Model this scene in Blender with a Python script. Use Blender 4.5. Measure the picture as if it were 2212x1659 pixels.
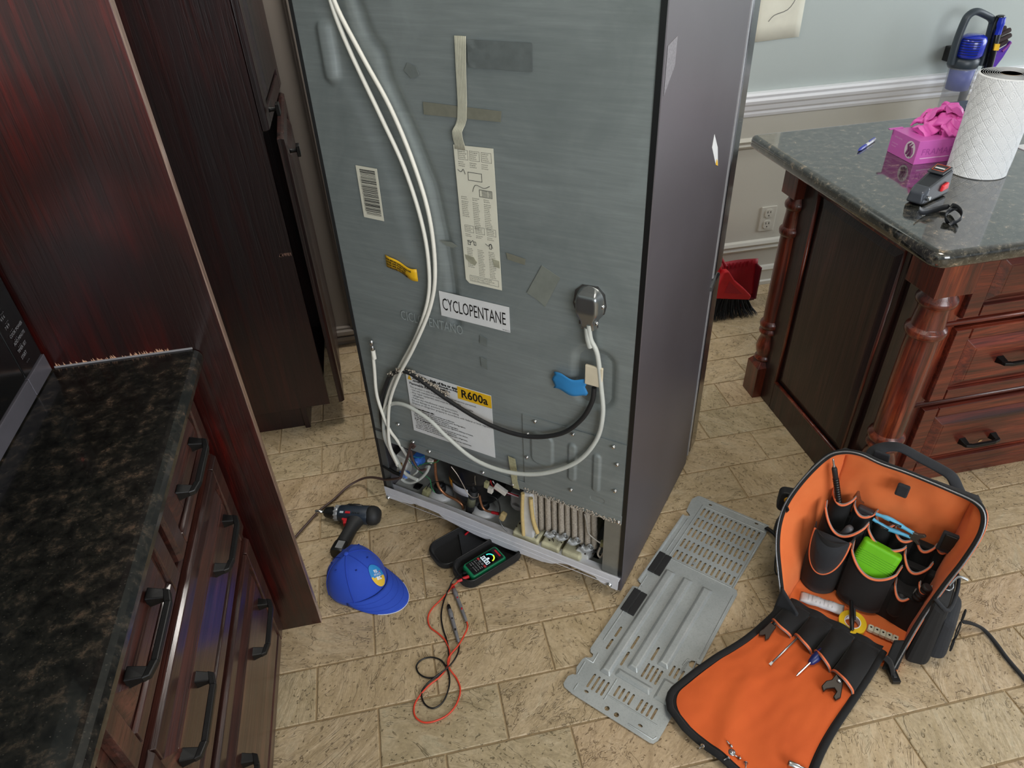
import bpy, bmesh, math, random
from math import sin, cos, pi, radians, sqrt
from mathutils import Matrix, Vector, noise
for o in list(bpy.data.objects): bpy.data.objects.remove(o)
C = bpy.context.scene.collection
random.seed(5)

# ------------------------------------------------------------------ camera
F_PX = 1509.6
CAM = Vector((0, 0, 1.65))
RX = Vector((0.978989, -0.200194, -0.038757)); DN = Vector((-0.150587, -0.58164, -0.799386)); FW = Vector((0.137489, 0.788427, -0.599566))
cd = bpy.data.cameras.new('camera'); cam = bpy.data.objects.new('camera', cd); C.objects.link(cam)
cd.sensor_width = 36; cd.lens = F_PX * 36 / 2212; cd.clip_start = .05; cd.clip_end = 60
cam.matrix_world = Matrix(((RX.x, -DN.x, -FW.x, CAM.x), (RX.y, -DN.y, -FW.y, CAM.y), (RX.z, -DN.z, -FW.z, CAM.z), (0, 0, 0, 1)))
bpy.context.scene.camera = cam

# ------------------------------------------------------------------ light
w = bpy.data.worlds.new('daylight'); bpy.context.scene.world = w; w.use_nodes = True
bg = w.node_tree.nodes['Background']; bg.inputs[0].default_value = (.86, .93, 1, 1); bg.inputs[1].default_value = .34
def area(name, loc, target, sx, sy, power, col):
    l = bpy.data.lights.new(name, 'AREA'); l.shape = 'RECTANGLE'; l.size = sx; l.size_y = sy; l.energy = power; l.color = col
    o = bpy.data.objects.new(name, l); C.objects.link(o); o.location = loc
    o.rotation_euler = (Vector(target) - Vector(loc)).to_track_quat('-Z', 'Y').to_euler(); return o
area('window_light', (4.7, 1.7, 1.6), (0.4, 2.1, .9), 1.8, 1.5, 50, (.90, .95, 1))
area('patio_door_light', (1.5, -2.7, 1.9), (0.8, 1.6, .7), 2.4, 1.7, 105, (.93, .96, 1))
area('overhead_fill', (0.75, 0.75, 2.42), (0.75, 0.8, 0), .6, .6, 14, (1, .93, .82))  # overhead fill lamp, added; no fixture in view
area('alcove_fill', (0.15, 2.2, 2.46), (0.0, 2.3, 0), .3, .3, 15, (1, .96, .9))  # added lamp that brightens the alcove behind the fridge, no known fixture
vs = bpy.context.scene.view_settings
vs.view_transform = 'Standard'; vs.look = 'None'; vs.gamma = 1; vs.exposure = 0.12; vs.use_curve_mapping = False

# ------------------------------------------------------------------ survey: a sighting from the tripod meets a real plane
def ray(px, py): return RX * ((px - 1106) / F_PX) + DN * ((py - 829.5) / F_PX) + FW
def meet(px, py, p0, n):
    d = ray(px, py); return CAM + d * ((Vector(p0) - CAM).dot(n) / d.dot(n))
def at_z(px, py, z): return meet(px, py, (0, 0, z), Vector((0, 0, 1)))
def at_y(px, py, y): return meet(px, py, (0, y, 0), Vector((0, 1, 0)))
def at_x(px, py, x): return meet(px, py, (x, 0, 0), Vector((1, 0, 0)))

# ------------------------------------------------------------------ materials
def lin(c):
    c = c.lstrip('#'); r = []
    for i in (0, 2, 4):
        x = int(c[i:i+2], 16) / 255; r.append(x / 12.92 if x <= .04045 else ((x + .055) / 1.055) ** 2.4)
    return (*r, 1)
class NT:
    def __init__(s, name):
        s.m = bpy.data.materials.new(name); s.m.use_nodes = True; s.t = s.m.node_tree; s.p = s.t.nodes['Principled BSDF']
        s.tc = s.t.nodes.new('ShaderNodeTexCoord'); s.obj = s.tc.outputs['Object']
    def n(s, typ, **k):
        o = s.t.nodes.new(typ)
        for a, b in k.items():
            if a.startswith('i_'):
                key = a[2:]; key = int(key) if key.isdigit() else key.replace('_', ' ')
                if isinstance(b, bpy.types.NodeSocket): s.t.links.new(b, o.inputs[key])
                else: o.inputs[key].default_value = b
            else: setattr(o, a, b)
        return o
    def map(s, scale, vec=None, rot=(0, 0, 0), loc=(0, 0, 0)):
        return s.n('ShaderNodeMapping', i_Vector=vec or s.obj, i_Scale=scale, i_Rotation=rot, i_Location=loc).outputs[0]
    def noise(s, scale, detail=4, rough=.55, dist=0, vec=None):
        return s.n('ShaderNodeTexNoise', i_Vector=vec or s.obj, i_Scale=scale, i_Detail=detail, i_Roughness=rough, i_Distortion=dist).outputs[0]
    def ramp(s, fac, *stops):
        r = s.n('ShaderNodeValToRGB', i_Fac=fac); e = r.color_ramp.elements
        while len(e) < len(stops): e.new(.5)
        for k, (p, c) in enumerate(stops):
            e[k].position = p; e[k].color = lin(c) if isinstance(c, str) else (c, c, c, 1)
        return r.outputs[0]
    def mix(s, fac, a, b, mode='MIX'):
        m = s.n('ShaderNodeMix', data_type='RGBA', blend_type=mode)
        for i, v in ((0, fac), (6, a), (7, b)):
            if isinstance(v, bpy.types.NodeSocket): s.t.links.new(v, m.inputs[i])
            else: m.inputs[i].default_value = lin(v) if isinstance(v, str) else v
        return m.outputs[2]
    def math(s, op, a, b=0.0):
        m = s.n('ShaderNodeMath', operation=op)
        for i, v in ((0, a), (1, b)):
            if isinstance(v, bpy.types.NodeSocket): s.t.links.new(v, m.inputs[i])
            else: m.inputs[i].default_value = v
        return m.outputs[0]
    def set(s, key, v):
        if isinstance(v, bpy.types.NodeSocket): s.t.links.new(v, s.p.inputs[key])
        else: s.p.inputs[key].default_value = lin(v) if isinstance(v, str) else v
    def bump(s, h, strength=.3, dist=.002):
        b = s.n('ShaderNodeBump', i_Height=h, i_Strength=strength, i_Distance=dist); s.t.links.new(b.outputs[0], s.p.inputs['Normal'])
MC = {}
def mat(col, rough=.5, metal=0.0, var=.08, nscale=40, bump=0.0, bscale=200, coat=0.0, emit=0, alpha=1, trans=0):
    key = (col, rough, metal, var, nscale, bump, bscale, coat, emit, alpha, trans)
    if key in MC: return MC[key]
    t = NT('surface_%d' % len(MC)); n = t.noise(nscale, 5)
    c = lin(col); dk = [x * (1 - var * 2) for x in c[:3]] + [1]; lt = [min(1, x * (1 + var * 2)) for x in c[:3]] + [1]
    t.set('Base Color', t.mix(n, tuple(dk), tuple(lt))); t.set('Roughness', rough); t.set('Metallic', metal)
    if bump: t.bump(t.noise(bscale, 3), bump, .001)
    if coat: t.set('Coat Weight', coat); t.set('Coat Roughness', .12)
    if emit: t.set('Emission Color', col); t.set('Emission Strength', emit)
    if alpha < 1: t.set('Alpha', alpha)
    if trans: t.set('Transmission Weight', trans)
    MC[key] = t.m; return t.m

def wood(name, dark, mid, lite, axis, rough=.28, coat=.5, blot=.5, scale=1.0):
    """open-pored stained oak: long grain along one axis, pores, blotches of stain"""
    t = NT(name); sc = [26 * scale] * 3; sc[axis] = 1.6 * scale
    g = t.noise(1.0, 6, .62, 1.2, t.map(sc)); sp = [150 * scale] * 3; sp[axis] = 5 * scale
    p = t.noise(1.0, 3, .7, .3, t.map(sp)); b = t.noise(3.2, 2, .5, .4)
    c = t.ramp(g, (.30, dark), (.52, mid), (.72, lite)); c = t.mix(t.ramp(b, (.38, blot), (.62, 0.0)), c, dark)
    pr = t.ramp(p, (.40, 1.0), (.50, 0.0)); c = t.mix(t.math('MULTIPLY', pr, .55), c, dark)
    t.set('Base Color', c); t.set('Roughness', t.ramp(g, (.3, rough + .12), (.7, rough))); t.set('Coat Weight', coat); t.set('Coat Roughness', .15)
    t.bump(t.mix(.5, g, t.ramp(p, (.35, 0.0), (.55, 1.0))), .35, .0012); return t.m
W_Z = wood('cherry_stained_oak_upright', '#280d09', '#702a18', '#ab522e', 2)  # upright and crosswise copies brightened: light on the island front is in the colour
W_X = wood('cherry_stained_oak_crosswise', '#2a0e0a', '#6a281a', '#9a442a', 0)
W_Y = wood('cherry_stained_oak_lengthwise', '#180b0a', '#3b1d17', '#5a3229', 1)  # same cherry, darkened: weaker light on the left run is in the colour
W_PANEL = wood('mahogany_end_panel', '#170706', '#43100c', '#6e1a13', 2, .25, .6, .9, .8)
W_DARK = wood('darkened_oak_panel', '#190d0c', '#331a17', '#4e2b24', 2, .35, .3, .5)  # darker oak; on the island's side its shade is put into the colour
W_PANTRY = wood('dark_mahogany_veneer', '#130809', '#291010', '#3c1714', 2, .35, .3, .6, .7)
W_RAW = mat('#a98467', .6, 0, .25, 300)

def granite(name, sc, coat, rough, c3='#6e5a4a', fl='#6f6a60', dist=.8, c1='#1d1d1a', c2='#3a332b'):
    t = NT(name)
    a = t.noise(sc, 6, .7, dist); b = t.noise(170, 4, .7); v = t.n('ShaderNodeTexVoronoi', i_Vector=t.map((1, 1.6, 1)), i_Scale=120.0).outputs[0]
    c = t.ramp(a, (.36, '#0a0b0a'), (.52, c1), (.62, c2), (.72, c3))
    c = t.mix(t.ramp(b, (.50, 0.0), (.66, .75)), c, '#0c0e0e'); c = t.mix(t.ramp(v, (.06, .35), (.18, 0.0)), c, fl)
    t.set('Base Color', c); t.set('Roughness', rough); t.set('Specular IOR Level', .8 if coat > .5 else .5); t.set('Coat Weight', coat); t.set('Coat Roughness', .03); t.set('Coat IOR', 1.6); return t.m
GRANITE = granite('polished_brown_black_granite', 46, .7, .10, '#b39d82', '#c2bbab', .5, '#363733', '#5f594e'); GRANITE_L = granite('satin_brown_black_granite', 40, .25, .2, '#5c4a3d', '#57514a', .2)

def tile_mat(name, per_tile=True):
    t = NT(name); inf = t.n('ShaderNodeObjectInfo').outputs['Random'] if per_tile else 0.37
    off = t.n('ShaderNodeCombineXYZ', i_0=t.math('MULTIPLY', inf, 37.0), i_1=t.math('MULTIPLY', inf, 91.0), i_2=t.math('MULTIPLY', inf, 17.0)).outputs[0]
    v = t.n('ShaderNodeVectorMath', operation='ADD', i_0=t.obj, i_1=off).outputs[0]
    rot = t.n('ShaderNodeVectorRotate', i_Vector=v, i_Angle=t.math('MULTIPLY', inf, 19.0)).outputs[0]
    st = t.map((1, 2.3, 1), rot)
    n1 = t.noise(7, 5, .6, 1.0, st); n2 = t.noise(34, 6, .7, .6, st); n3 = t.noise(120, 3, .6, 0, v)
    c = t.ramp(n1, (.30, '#a08d6c'), (.48, '#bfaa89'), (.60, '#cab697'), (.74, '#bcb59c'))
    c = t.mix(t.ramp(n2, (.36, .45), (.52, 0.0)), c, '#7c6a50'); c = t.mix(t.ramp(n3, (.40, .25), (.56, 0.0)), c, '#6d5c47')
    # split-slate creases: contour lines of a warped noise, only here and there
    w1 = t.noise(5.0, 4, .62, 1.1, st); k = t.math('ABSOLUTE', t.math('SUBTRACT', t.math('FRACT', t.math('MULTIPLY', w1, 5.0)), .5))
    crease = t.ramp(k, (.0, 1.0), (.045, 0.0)); msk = t.ramp(t.noise(16, 3, .6, .5, v), (.44, 0.0), (.56, 1.0)); cr = t.math('MULTIPLY', crease, msk)
    w2 = t.noise(14.0, 3, .6, .8, st); k2 = t.math('ABSOLUTE', t.math('SUBTRACT', t.math('FRACT', t.math('MULTIPLY', w2, 4.0)), .5))
    cr2 = t.math('MULTIPLY', t.math('MULTIPLY', t.ramp(k2, (.0, .7), (.06, 0.0)), t.ramp(t.noise(9, 2, .5, 0, v), (.52, 0.0), (.60, 1.0))), 1.0); cr = t.math('MAXIMUM', cr, cr2)
    pit = t.math('MULTIPLY', t.ramp(t.noise(95, 2, .5, 0, v), (.32, 1.0), (.38, 0.0)), t.ramp(n1, (.52, 1.0), (.44, .0)))
    dk = t.math('MAXIMUM', cr, pit)
    c = t.mix(t.math('MULTIPLY', dk, .75), c, '#44361f')
    if per_tile: c = t.mix(.34, c, t.ramp(inf, (0, '#a29a7a'), (.3, '#c9b089'), (.6, '#b8a482'), (1, '#bf9f7c')), 'MIX')
    t.set('Base Color', c); t.set('Roughness', t.ramp(n2, (.3, .5), (.7, .36))); t.set('Specular IOR Level', .45)
    h = t.math('SUBTRACT', t.math('ADD', t.math('MULTIPLY', w1, 1.2), t.math('MULTIPLY', n2, .35)), t.math('MULTIPLY', dk, .45)); t.bump(h, .7, .006); return t.m
TILE = tile_mat('embossed_slate_vinyl'); TILE_PLAIN = tile_mat('embossed_slate_vinyl_beyond', False)
GROUT = mat('#a89270', .6, 0, .15, 60)

def steel_back():
    t = NT('galvanised_sheet')
    a = t.noise(1.0, 6, .65, .3, t.map((6, 6, 90))); b = t.noise(3.0, 5, .6, .8); d = t.noise(160, 2, .5)
    c = t.ramp(a, (.3, '#808888'), (.55, '#899191'), (.75, '#939b9b')); c = t.mix(t.ramp(b, (.30, .6), (.52, 0.0)), c, '#6e7777'); c = t.mix(t.ramp(b, (.58, 0.0), (.75, .45)), c, '#a3adad')
    t.set('Base Color', c); t.set('Metallic', .2); t.set('Roughness', t.ramp(b, (.3, .5), (.7, .36))); t.bump(t.mix(.4, a, d), .12, .001); return t.m
STEEL = steel_back()
def panel_steel():
    t = NT('zinc_plated_sheet'); a = t.noise(9, 4); d = t.noise(260, 2)
    c = t.ramp(a, (.3, '#a9afb0'), (.7, '#c0c5c5')); c = t.mix(t.ramp(d, (.3, .3), (.5, 0.0)), c, '#8d9394')
    t.set('Base Color', c); t.set('Metallic', .45); t.set('Roughness', .42); t.bump(d, .08, .0006); return t.m
ZINC = panel_steel()
def side_paint():
    t = NT('dark_textured_paint'); a = t.noise(2.2, 4, .6, .4); d = t.noise(420, 2); s = t.noise(90, 5, .8)
    c = t.mix(a, '#4a464a', '#5b575c'); c = t.mix(t.ramp(s, (.66, 0.0), (.74, .5)), c, '#7e7c80')
    t.set('Base Color', c); t.set('Roughness', .42); t.set('Metallic', .1); t.bump(d, .12, .0006); return t.m
SIDE = side_paint()
def wall_paint(name, col, bump=.15):
    t = NT(name); t.set('Base Color', t.mix(t.noise(3, 4), tuple(x * .96 for x in lin(col)[:3]) + (1,), lin(col))); t.set('Roughness', .55); t.bump(t.noise(180, 3), bump, .0008); return t.m
PAINT = wall_paint('pale_sage_wall_paint', '#b3bcb9'); WAINSCOT = wall_paint('cream_wainscot_paint', '#d5d3c9'); TRIMW = wall_paint('white_trim_gloss', '#eef0f4', .03)
CEIL = wall_paint('ceiling_paint', '#d8d8d4'); TAUPE = wall_paint('taupe_moulding_paint', '#8f867d', .05)
def fabric(name, col, col2, sc=900, rough=.85, fold=0.0):
    t = NT(name); a = t.noise(1.0, 2, .5, 0, t.map((sc, sc * .6, sc))); b = t.noise(9, 4)
    t.set('Base Color', t.mix(b, col, col2)); t.set('Roughness', rough); t.set('Sheen Weight', .06)
    h = t.mix(.5, a, b) if fold else a; t.bump(h, .25, .0008 if not fold else .004); return t.m
ORANGE = fabric('orange_nylon_lining', '#de6428', '#f0864a'); ORANGE_D = fabric('orange_nylon_flap', '#c8521b', '#dd6526')
BLACKF = fabric('black_nylon', '#0b0b0c', '#131315'); BLACKF2 = fabric('charcoal_nylon', '#191b1f', '#272a30')
BLUEF = fabric('royal_blue_twill', '#1d3fae', '#2b55cb', 1400, .8)
PIPE_O = mat('#e8794d', .55, 0, .08); PIPE_G = mat('#7d7d7d', .6, 0, .1)
BLK = mat('#121314', .38, 0, .1); BLK_GL = mat('#0b0c0d', .16, 0, .1, coat=.5); BLK_M = mat('#1d1e20', .6, 0, .15); DKNAVY = mat('#1f2a37', .45, 0, .1)
CHROME = mat('#c8cacc', .18, 1, .05); STL = mat('#a7abad', .3, .9, .1); IRON = mat('#0f0f10', .4, .3, .1)
COPPER = mat('#b07a58', .38, .7, .25, 90); CREAM = mat('#e9e8de', .4, 0, .04); CLEAR = mat('#cfd3cd', .25, 0, .05, alpha=.88)
WHITEP = mat('#cfd0cf', .45, 0, .08); RED = mat('#c01824', .4, 0, .1); REDD = mat('#a51627', .5, 0, .1); BRONZE_STRIP = mat('#d4d6dd', .45, 0, .06)
PAPER = mat('#dedccb', .7, 0, .05, 14); PAPERW = mat('#dfe1e2', .55, 0, .03); INK = mat('#0c0c0c', .6, 0, .02); INK_G = mat('#55565a', .7, 0, .05)
FOAM = mat('#c9b07c', .8, 0, .15, 60, .3, 150); FOAMD = mat('#93906a', .8, 0, .2, 90, .3, 150); YEL = mat('#ebb91f', .45, 0, .05)
DUST = mat('#a89f92', .95, 0, .35, 260, .9, 330); MARK = mat('#5e6462', .55, .1, .1)

# ------------------------------------------------------------------ mesh builder
def catmull(P, n=6, closed=False):
    P = [Vector(p) for p in P]; out = []; N = len(P); rng = range(N) if closed else range(N - 1)
    for i in rng:
        if closed: a, b, c, d = P[(i-1) % N], P[i], P[(i+1) % N], P[(i+2) % N]
        else: a, b, c, d = P[max(i-1, 0)], P[i], P[i+1], P[min(i+2, N-1)]
        for k in range(n):
            t = k / n; out.append(.5 * ((2*b) + (c-a)*t + (2*a-5*b+4*c-d)*t*t + (3*b-a-3*c+d)*t**3))
    if not closed: out.append(P[-1])
    return out
class MB:
    def __init__(s): s.v = []; s.f = []; s.mi = []; s.sm = []; s.M = Matrix(); s.k = 0
    def add(s, vs, fs, smooth=False):
        b = len(s.v); s.v += [tuple(s.M @ Vector(p)) for p in vs]
        for f in fs: s.f.append([b + i for i in f]); s.mi.append(s.k); s.sm.append(smooth)
        return s
    def mat(s, k): s.k = k; return s
    def box(s, x0, x1, y0, y1, z0, z1):
        v = [(x, y, z) for z in (z0, z1) for y in (y0, y1) for x in (x0, x1)]
        return s.add(v, [(0, 2, 3, 1), (4, 5, 7, 6), (0, 1, 5, 4), (2, 6, 7, 3), (0, 4, 6, 2), (1, 3, 7, 5)])
    def hexa(s, v): return s.add(v, [(0, 3, 2, 1), (4, 5, 6, 7), (0, 1, 5, 4), (1, 2, 6, 5), (2, 3, 7, 6), (3, 0, 4, 7)])
    def prism(s, poly, a, b, axis='z', smooth=False):
        """poly in the two other axes, extruded from a to b along axis"""
        def P(p, h): return {'z': (p[0], p[1], h), 'y': (p[0], h, p[1]), 'x': (h, p[0], p[1])}[axis]
        n = len(poly); v = [P(p, a) for p in poly] + [P(p, b) for p in poly]
        fs = [(i, (i+1) % n, n + (i+1) % n, n + i) for i in range(n)]; s.add(v, fs, smooth)
        bot = [P(p, a) for p in poly]; s.add(bot, [tuple(range(n))[::-1]]); s.add([P(p, b) for p in poly], [tuple(range(n))]); return s
    def tube(s, P, r, n=8, smooth=0, closed=False, cap=True, flat=1.0, up=None):
        P = catmull(P, smooth, closed) if smooth else [Vector(p) for p in P]; N = len(P)
        R = r if isinstance(r, (list, tuple)) else [r] * N
        if len(R) != N: R = [R[min(len(R)-1, int(i * len(R) / N))] for i in range(N)]
        ref = None; vs = []
        for i, p in enumerate(P):
            if closed: t = P[(i+1) % N] - P[i-1]
            else: t = P[min(i+1, N-1)] - P[max(i-1, 0)]
            t = t.normalized() if t.length > 1e-9 else Vector((0, 0, 1))
            if up is not None: ref = Vector(up)
            elif ref is None: ref = Vector((0, 0, 1)) if abs(t.z) < .9 else Vector((1, 0, 0))
            a = (ref - t * ref.dot(t)); a = a.normalized() if a.length > 1e-6 else t.orthogonal().normalized(); ref = a; b = t.cross(a)
            for k in range(n): an = 2*pi*k/n; vs.append(p + a * (cos(an) * R[i] * flat) + b * (sin(an) * R[i]))
        fs = []
        for i in range(N if closed else N-1):
            j = (i+1) % N
            for k in range(n): m = (k+1) % n; fs.append((i*n+k, i*n+m, j*n+m, j*n+k))
        s.add(vs, fs, True)
        if cap and not closed: s.add(vs[:n], [tuple(range(n))[::-1]]); s.add(vs[-n:], [tuple(range(n))])
        return s
    def lathe(s, prof, n=24, o=(0, 0, 0), ax='z', smooth=True):
        vs = []; o = Vector(o)
        for r, h in prof:
            for k in range(n):
                a = 2*pi*k/n; c, d = r*cos(a), r*sin(a)
                vs.append(o + Vector({'z': (c, d, h), 'x': (h, c, d), 'y': (d, h, c)}[ax]))
        fs = [(i*n+k, i*n+(k+1) % n, (i+1)*n+(k+1) % n, (i+1)*n+k) for i in range(len(prof)-1) for k in range(n)]
        s.add(vs, fs, smooth); L = len(prof) - 1
        if prof[0][0] > 1e-6: s.add(vs[:n], [tuple(range(n))[::-1]])
        if prof[L][0] > 1e-6: s.add(vs[L*n:], [tuple(range(n))])
        return s
    def grid(s, fn, nu, nv, smooth=True, flip=False):
        vs = [fn(i/nu, j/nv) for j in range(nv+1) for i in range(nu+1)]; W = nu + 1
        fs = [(j*W+i, j*W+i+1, (j+1)*W+i+1, (j+1)*W+i) for j in range(nv) for i in range(nu)]
        if flip: fs = [f[::-1] for f in fs]
        return s.add(vs, fs, smooth)
    def ball(s, c, r, n=16, m=10, sc=(1, 1, 1)):
        vs = []
        for j in range(m+1):
            for k in range(n): th = pi*j/m; ph = 2*pi*k/n; vs.append((c[0]+r*sc[0]*sin(th)*cos(ph), c[1]+r*sc[1]*sin(th)*sin(ph), c[2]+r*sc[2]*cos(th)))
        return s.add(vs, [(j*n+k, (j+1)*n+k, (j+1)*n+(k+1) % n, j*n+(k+1) % n) for j in range(m) for k in range(n)], True)
    def mesh(s, name, mats):
        me = bpy.data.meshes.new(name); me.from_pydata(s.v, [], s.f); me.update()
        for m in (mats if isinstance(mats, (list, tuple)) else [mats]): me.materials.append(m)
        me.polygons.foreach_set('material_index', s.mi); me.polygons.foreach_set('use_smooth', s.sm); return me
    def build(s, name, mats, parent=None, frame=None, bevel=0, sub=0, solid=0, fix=True, seg=2, offset=-1, **kw):
        me = s.mesh(name, mats)
        if fix:
            b = bmesh.new(); b.from_mesh(me); bmesh.ops.remove_doubles(b, verts=b.verts, dist=1e-6); bmesh.ops.recalc_face_normals(b, faces=b.faces); b.to_mesh(me); b.free()
        o = bpy.data.objects.new(name, me); C.objects.link(o); place(o, parent, frame)
        if solid: m = o.modifiers.new('thick', 'SOLIDIFY'); m.thickness = solid; m.offset = offset
        if sub: m = o.modifiers.new('sub', 'SUBSURF'); m.levels = m.render_levels = sub
        if bevel: m = o.modifiers.new('bev', 'BEVEL'); m.width = bevel; m.segments = seg; m.limit_method = 'ANGLE'; m.angle_limit = radians(35)
        return o
WM = {}; WORLD = set()
ID = Matrix()
def place(o, parent, frame=None):
    if parent is not None:
        fr = frame if frame is not None else (ID if parent.name in WORLD else WM[parent.name]); o.parent = parent; o.matrix_basis = WM[parent.name].inverted() @ fr; WM[o.name] = fr.copy()
    else:
        fr = frame if frame is not None else ID; o.matrix_basis = fr; WM[o.name] = fr.copy()
def tag(o, label=None, cat=None, group=None, kind=None):
    for k, v in (('label', label), ('category', cat), ('group', group), ('kind', kind)):
        if v: o[k] = v
    return o
def thing(name, label, cat, frame, group=None, world=False):
    o = bpy.data.objects.new(name, None); o.empty_display_size = .05; C.objects.link(o); place(o, None, frame)
    if world: WORLD.add(o.name)
    return tag(o, label, cat, group)
def struct(o): o['kind'] = 'structure'; return o
def T(x, y, z): return Matrix.Translation((x, y, z))
def RZ(a): return Matrix.Rotation(radians(a), 4, 'Z')
def frame3(o, x, y, z):
    x, y, z = Vector(x), Vector(y), Vector(z)
    return Matrix(((x.x, y.x, z.x, o[0]), (x.y, y.y, z.y, o[1]), (x.z, y.z, z.z, o[2]), (0, 0, 0, 1)))
def rrect(x0, x1, y0, y1, r, n=4):
    out = []
    for cx, cy, a0 in ((x1-r, y1-r, 0), (x0+r, y1-r, 90), (x0+r, y0+r, 180), (x1-r, y0+r, 270)):
        for k in range(n+1): a = radians(a0 + 90*k/n); out.append((cx + r*cos(a), cy + r*sin(a)))
    return out
def sheet_with_holes(outer, holes, th):
    """verts, faces of a flat sheet (z 0..th) with holes, via a filled 2D curve"""
    cu = bpy.data.curves.new('c', 'CURVE'); cu.dimensions = '2D'; cu.fill_mode = 'BOTH'; cu.extrude = th / 2
    for poly in [outer] + holes:
        sp = cu.splines.new('POLY'); sp.points.add(len(poly) - 1); sp.use_cyclic_u = True
        for p, q in zip(sp.points, poly): p.co = (q[0], q[1], 0, 1)
    o = bpy.data.objects.new('c', cu); C.objects.link(o); dg = bpy.context.evaluated_depsgraph_get()
    me = bpy.data.meshes.new_from_object(o.evaluated_get(dg)); v = [(p.co.x, p.co.y, p.co.z + th/2) for p in me.vertices]; f = [tuple(p.vertices) for p in me.polygons]
    bpy.data.objects.remove(o); bpy.data.meshes.remove(me); return v, f
def text_geo(txt, size=1.0, align='LEFT', sx=1.0, ext=0.0, bold=0.0):
    cu = bpy.data.curves.new('t', 'FONT'); cu.body = txt; cu.size = size; cu.align_x = align; cu.extrude = ext; cu.offset = bold; cu.resolution_u = 2
    o = bpy.data.objects.new('t', cu); C.objects.link(o); dg = bpy.context.evaluated_depsgraph_get()
    me = bpy.data.meshes.new_from_object(o.evaluated_get(dg)); v = [(p.co.x*sx, p.co.y, p.co.z) for p in me.vertices]; f = [tuple(p.vertices) for p in me.polygons]
    bpy.data.objects.remove(o); bpy.data.meshes.remove(me); return v, f
def write(mb, txt, fn, size, align='LEFT', sx=1.0, bold=0.0, at=(0, 0), fit=None):
    """lay lettering on a surface: fn(x, y) -> point"""
    v, f = text_geo(txt, size, align, sx, 0, bold)
    if not v: return
    if fit:
        x0 = min(p[0] for p in v); x1 = max(p[0] for p in v); y0 = min(p[1] for p in v); y1 = max(p[1] for p in v)
        v = [((p[0]-x0)/(x1-x0)*fit[0], (p[1]-y0)/(y1-y0)*fit[1], 0) for p in v]
    mb.add([fn(p[0]+at[0], p[1]+at[1]) for p in v], f)

# ------------------------------------------------------------------ setting: floor
XT, YT = .2985, .1459
floor = struct(MB().box(-4, 6, -4, 2.68, -.12, -.004).build('floor', [GROUT]))
ap = MB()   # unbroken vinyl beyond the part of the room in view
ap.box(2.75, 6, -4, 2.68, -.004, 0).box(-4, 2.75, -4, -.2, -.004, 0)
ap.build('outer_flooring', [TILE_PLAIN], floor)
def tile_mesh(L, Wd):
    g = .0022; b = .0022; m = MB(); x, y = L/2 - g, Wd/2 - g
    o = [(-x, -y), (x, -y), (x, y), (-x, y)]; i = [(-x+b, -y+b), (x-b, -y+b), (x-b, y-b), (-x+b, y-b)]
    m.add([(p[0], p[1], -.004) for p in o] + [(p[0], p[1], -.0014) for p in o] + [(p[0], p[1], 0) for p in i],
          [(k, (k+1) % 4, 4+(k+1) % 4, 4+k) for k in range(4)] + [(4+k, 4+(k+1) % 4, 8+(k+1) % 4, 8+k) for k in range(4)] + [(8, 9, 10, 11)])
    return m.mesh('tile', [TILE])
TM = tile_mesh(XT, YT); cuts = {}
Y0, XA = .6675*1.65, -.125*1.65
for k in range(-9, 11):
    y0 = Y0 + k*YT; y1 = min(y0 + YT, 2.659); 
    if y0 > 2.64: break
    sh = XA if k % 2 == 0 else XA - XT/2
    for j in range(-3, 10):
        x0 = sh + j*XT; x1 = x0 + XT
        if x0 < -1.0: x0 = -1.0
        if x1 - x0 < .03 or x0 > 2.7: continue
        x1 = min(x1, 2.75); Lx, Ly = round(x1-x0, 4), round(y1-y0, 4)
        if (Lx, Ly) == (round(XT, 4), round(YT, 4)): me = TM
        else: me = cuts.setdefault((Lx, Ly), None) or tile_mesh(Lx, Ly); cuts[(Lx, Ly)] = me
        o = bpy.data.objects.new('tile', me); C.objects.link(o); o.parent = floor; o.location = ((x0+x1)/2, (y0+y1)/2, 0)

# ------------------------------------------------------------------ setting: walls and mouldings
YW = 2.661
struct(MB().box(-1.1, 5.2, YW, YW+.12, 0, 2.5).build('wall_back', [PAINT]))
struct(MB().box(-1.12, -1.0, -3.2, YW, 0, 2.5).build('wall_left', [PAINT]))
struct(MB().box(-1.1, 5.2, -3.2, YW+.1, 2.5, 2.6).build('ceiling', [CEIL]))
struct(MB().box(-.14, 5.2, YW-.006, YW, 0, .80).build('trim_1', [WAINSCOT]))
def run(prof, x0, x1): return MB().prism([(YW - d, z) for d, z in prof], x0, x1, 'x')
struct(run([(.0, .785), (.012, .785), (.016, .797), (.014, .806), (.022, .815), (.026, .832), (.034, .840), (.038, .852), (.032, .862), (.036, .872), (.03, .880), (0, .880)], -.14, 5.2).build('trim_2', [TRIMW], bevel=.0015))
struct(run([(.006, .655), (.014, .658), (.020, .668), (.015, .676), (.022, .688), (.012, .697), (.006, .700)], -.1, 5.2).build('trim_3', [WAINSCOT], bevel=.001))
struct(run([(.006, .180), (.015, .183), (.022, .193), (.016, .203), (.024, .215), (.018, .228), (.006, .234)], -.1, 5.2).build('trim_4', [WAINSCOT], bevel=.001))
struct(run([(.0, .0), (.022, .0), (.022, .018), (.016, .024), (.016, .070), (.021, .078), (.014, .092), (.006, .098), (0, .098)], -.1, 5.2).build('baseboard_back', [WAINSCOT], bevel=.001))
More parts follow.
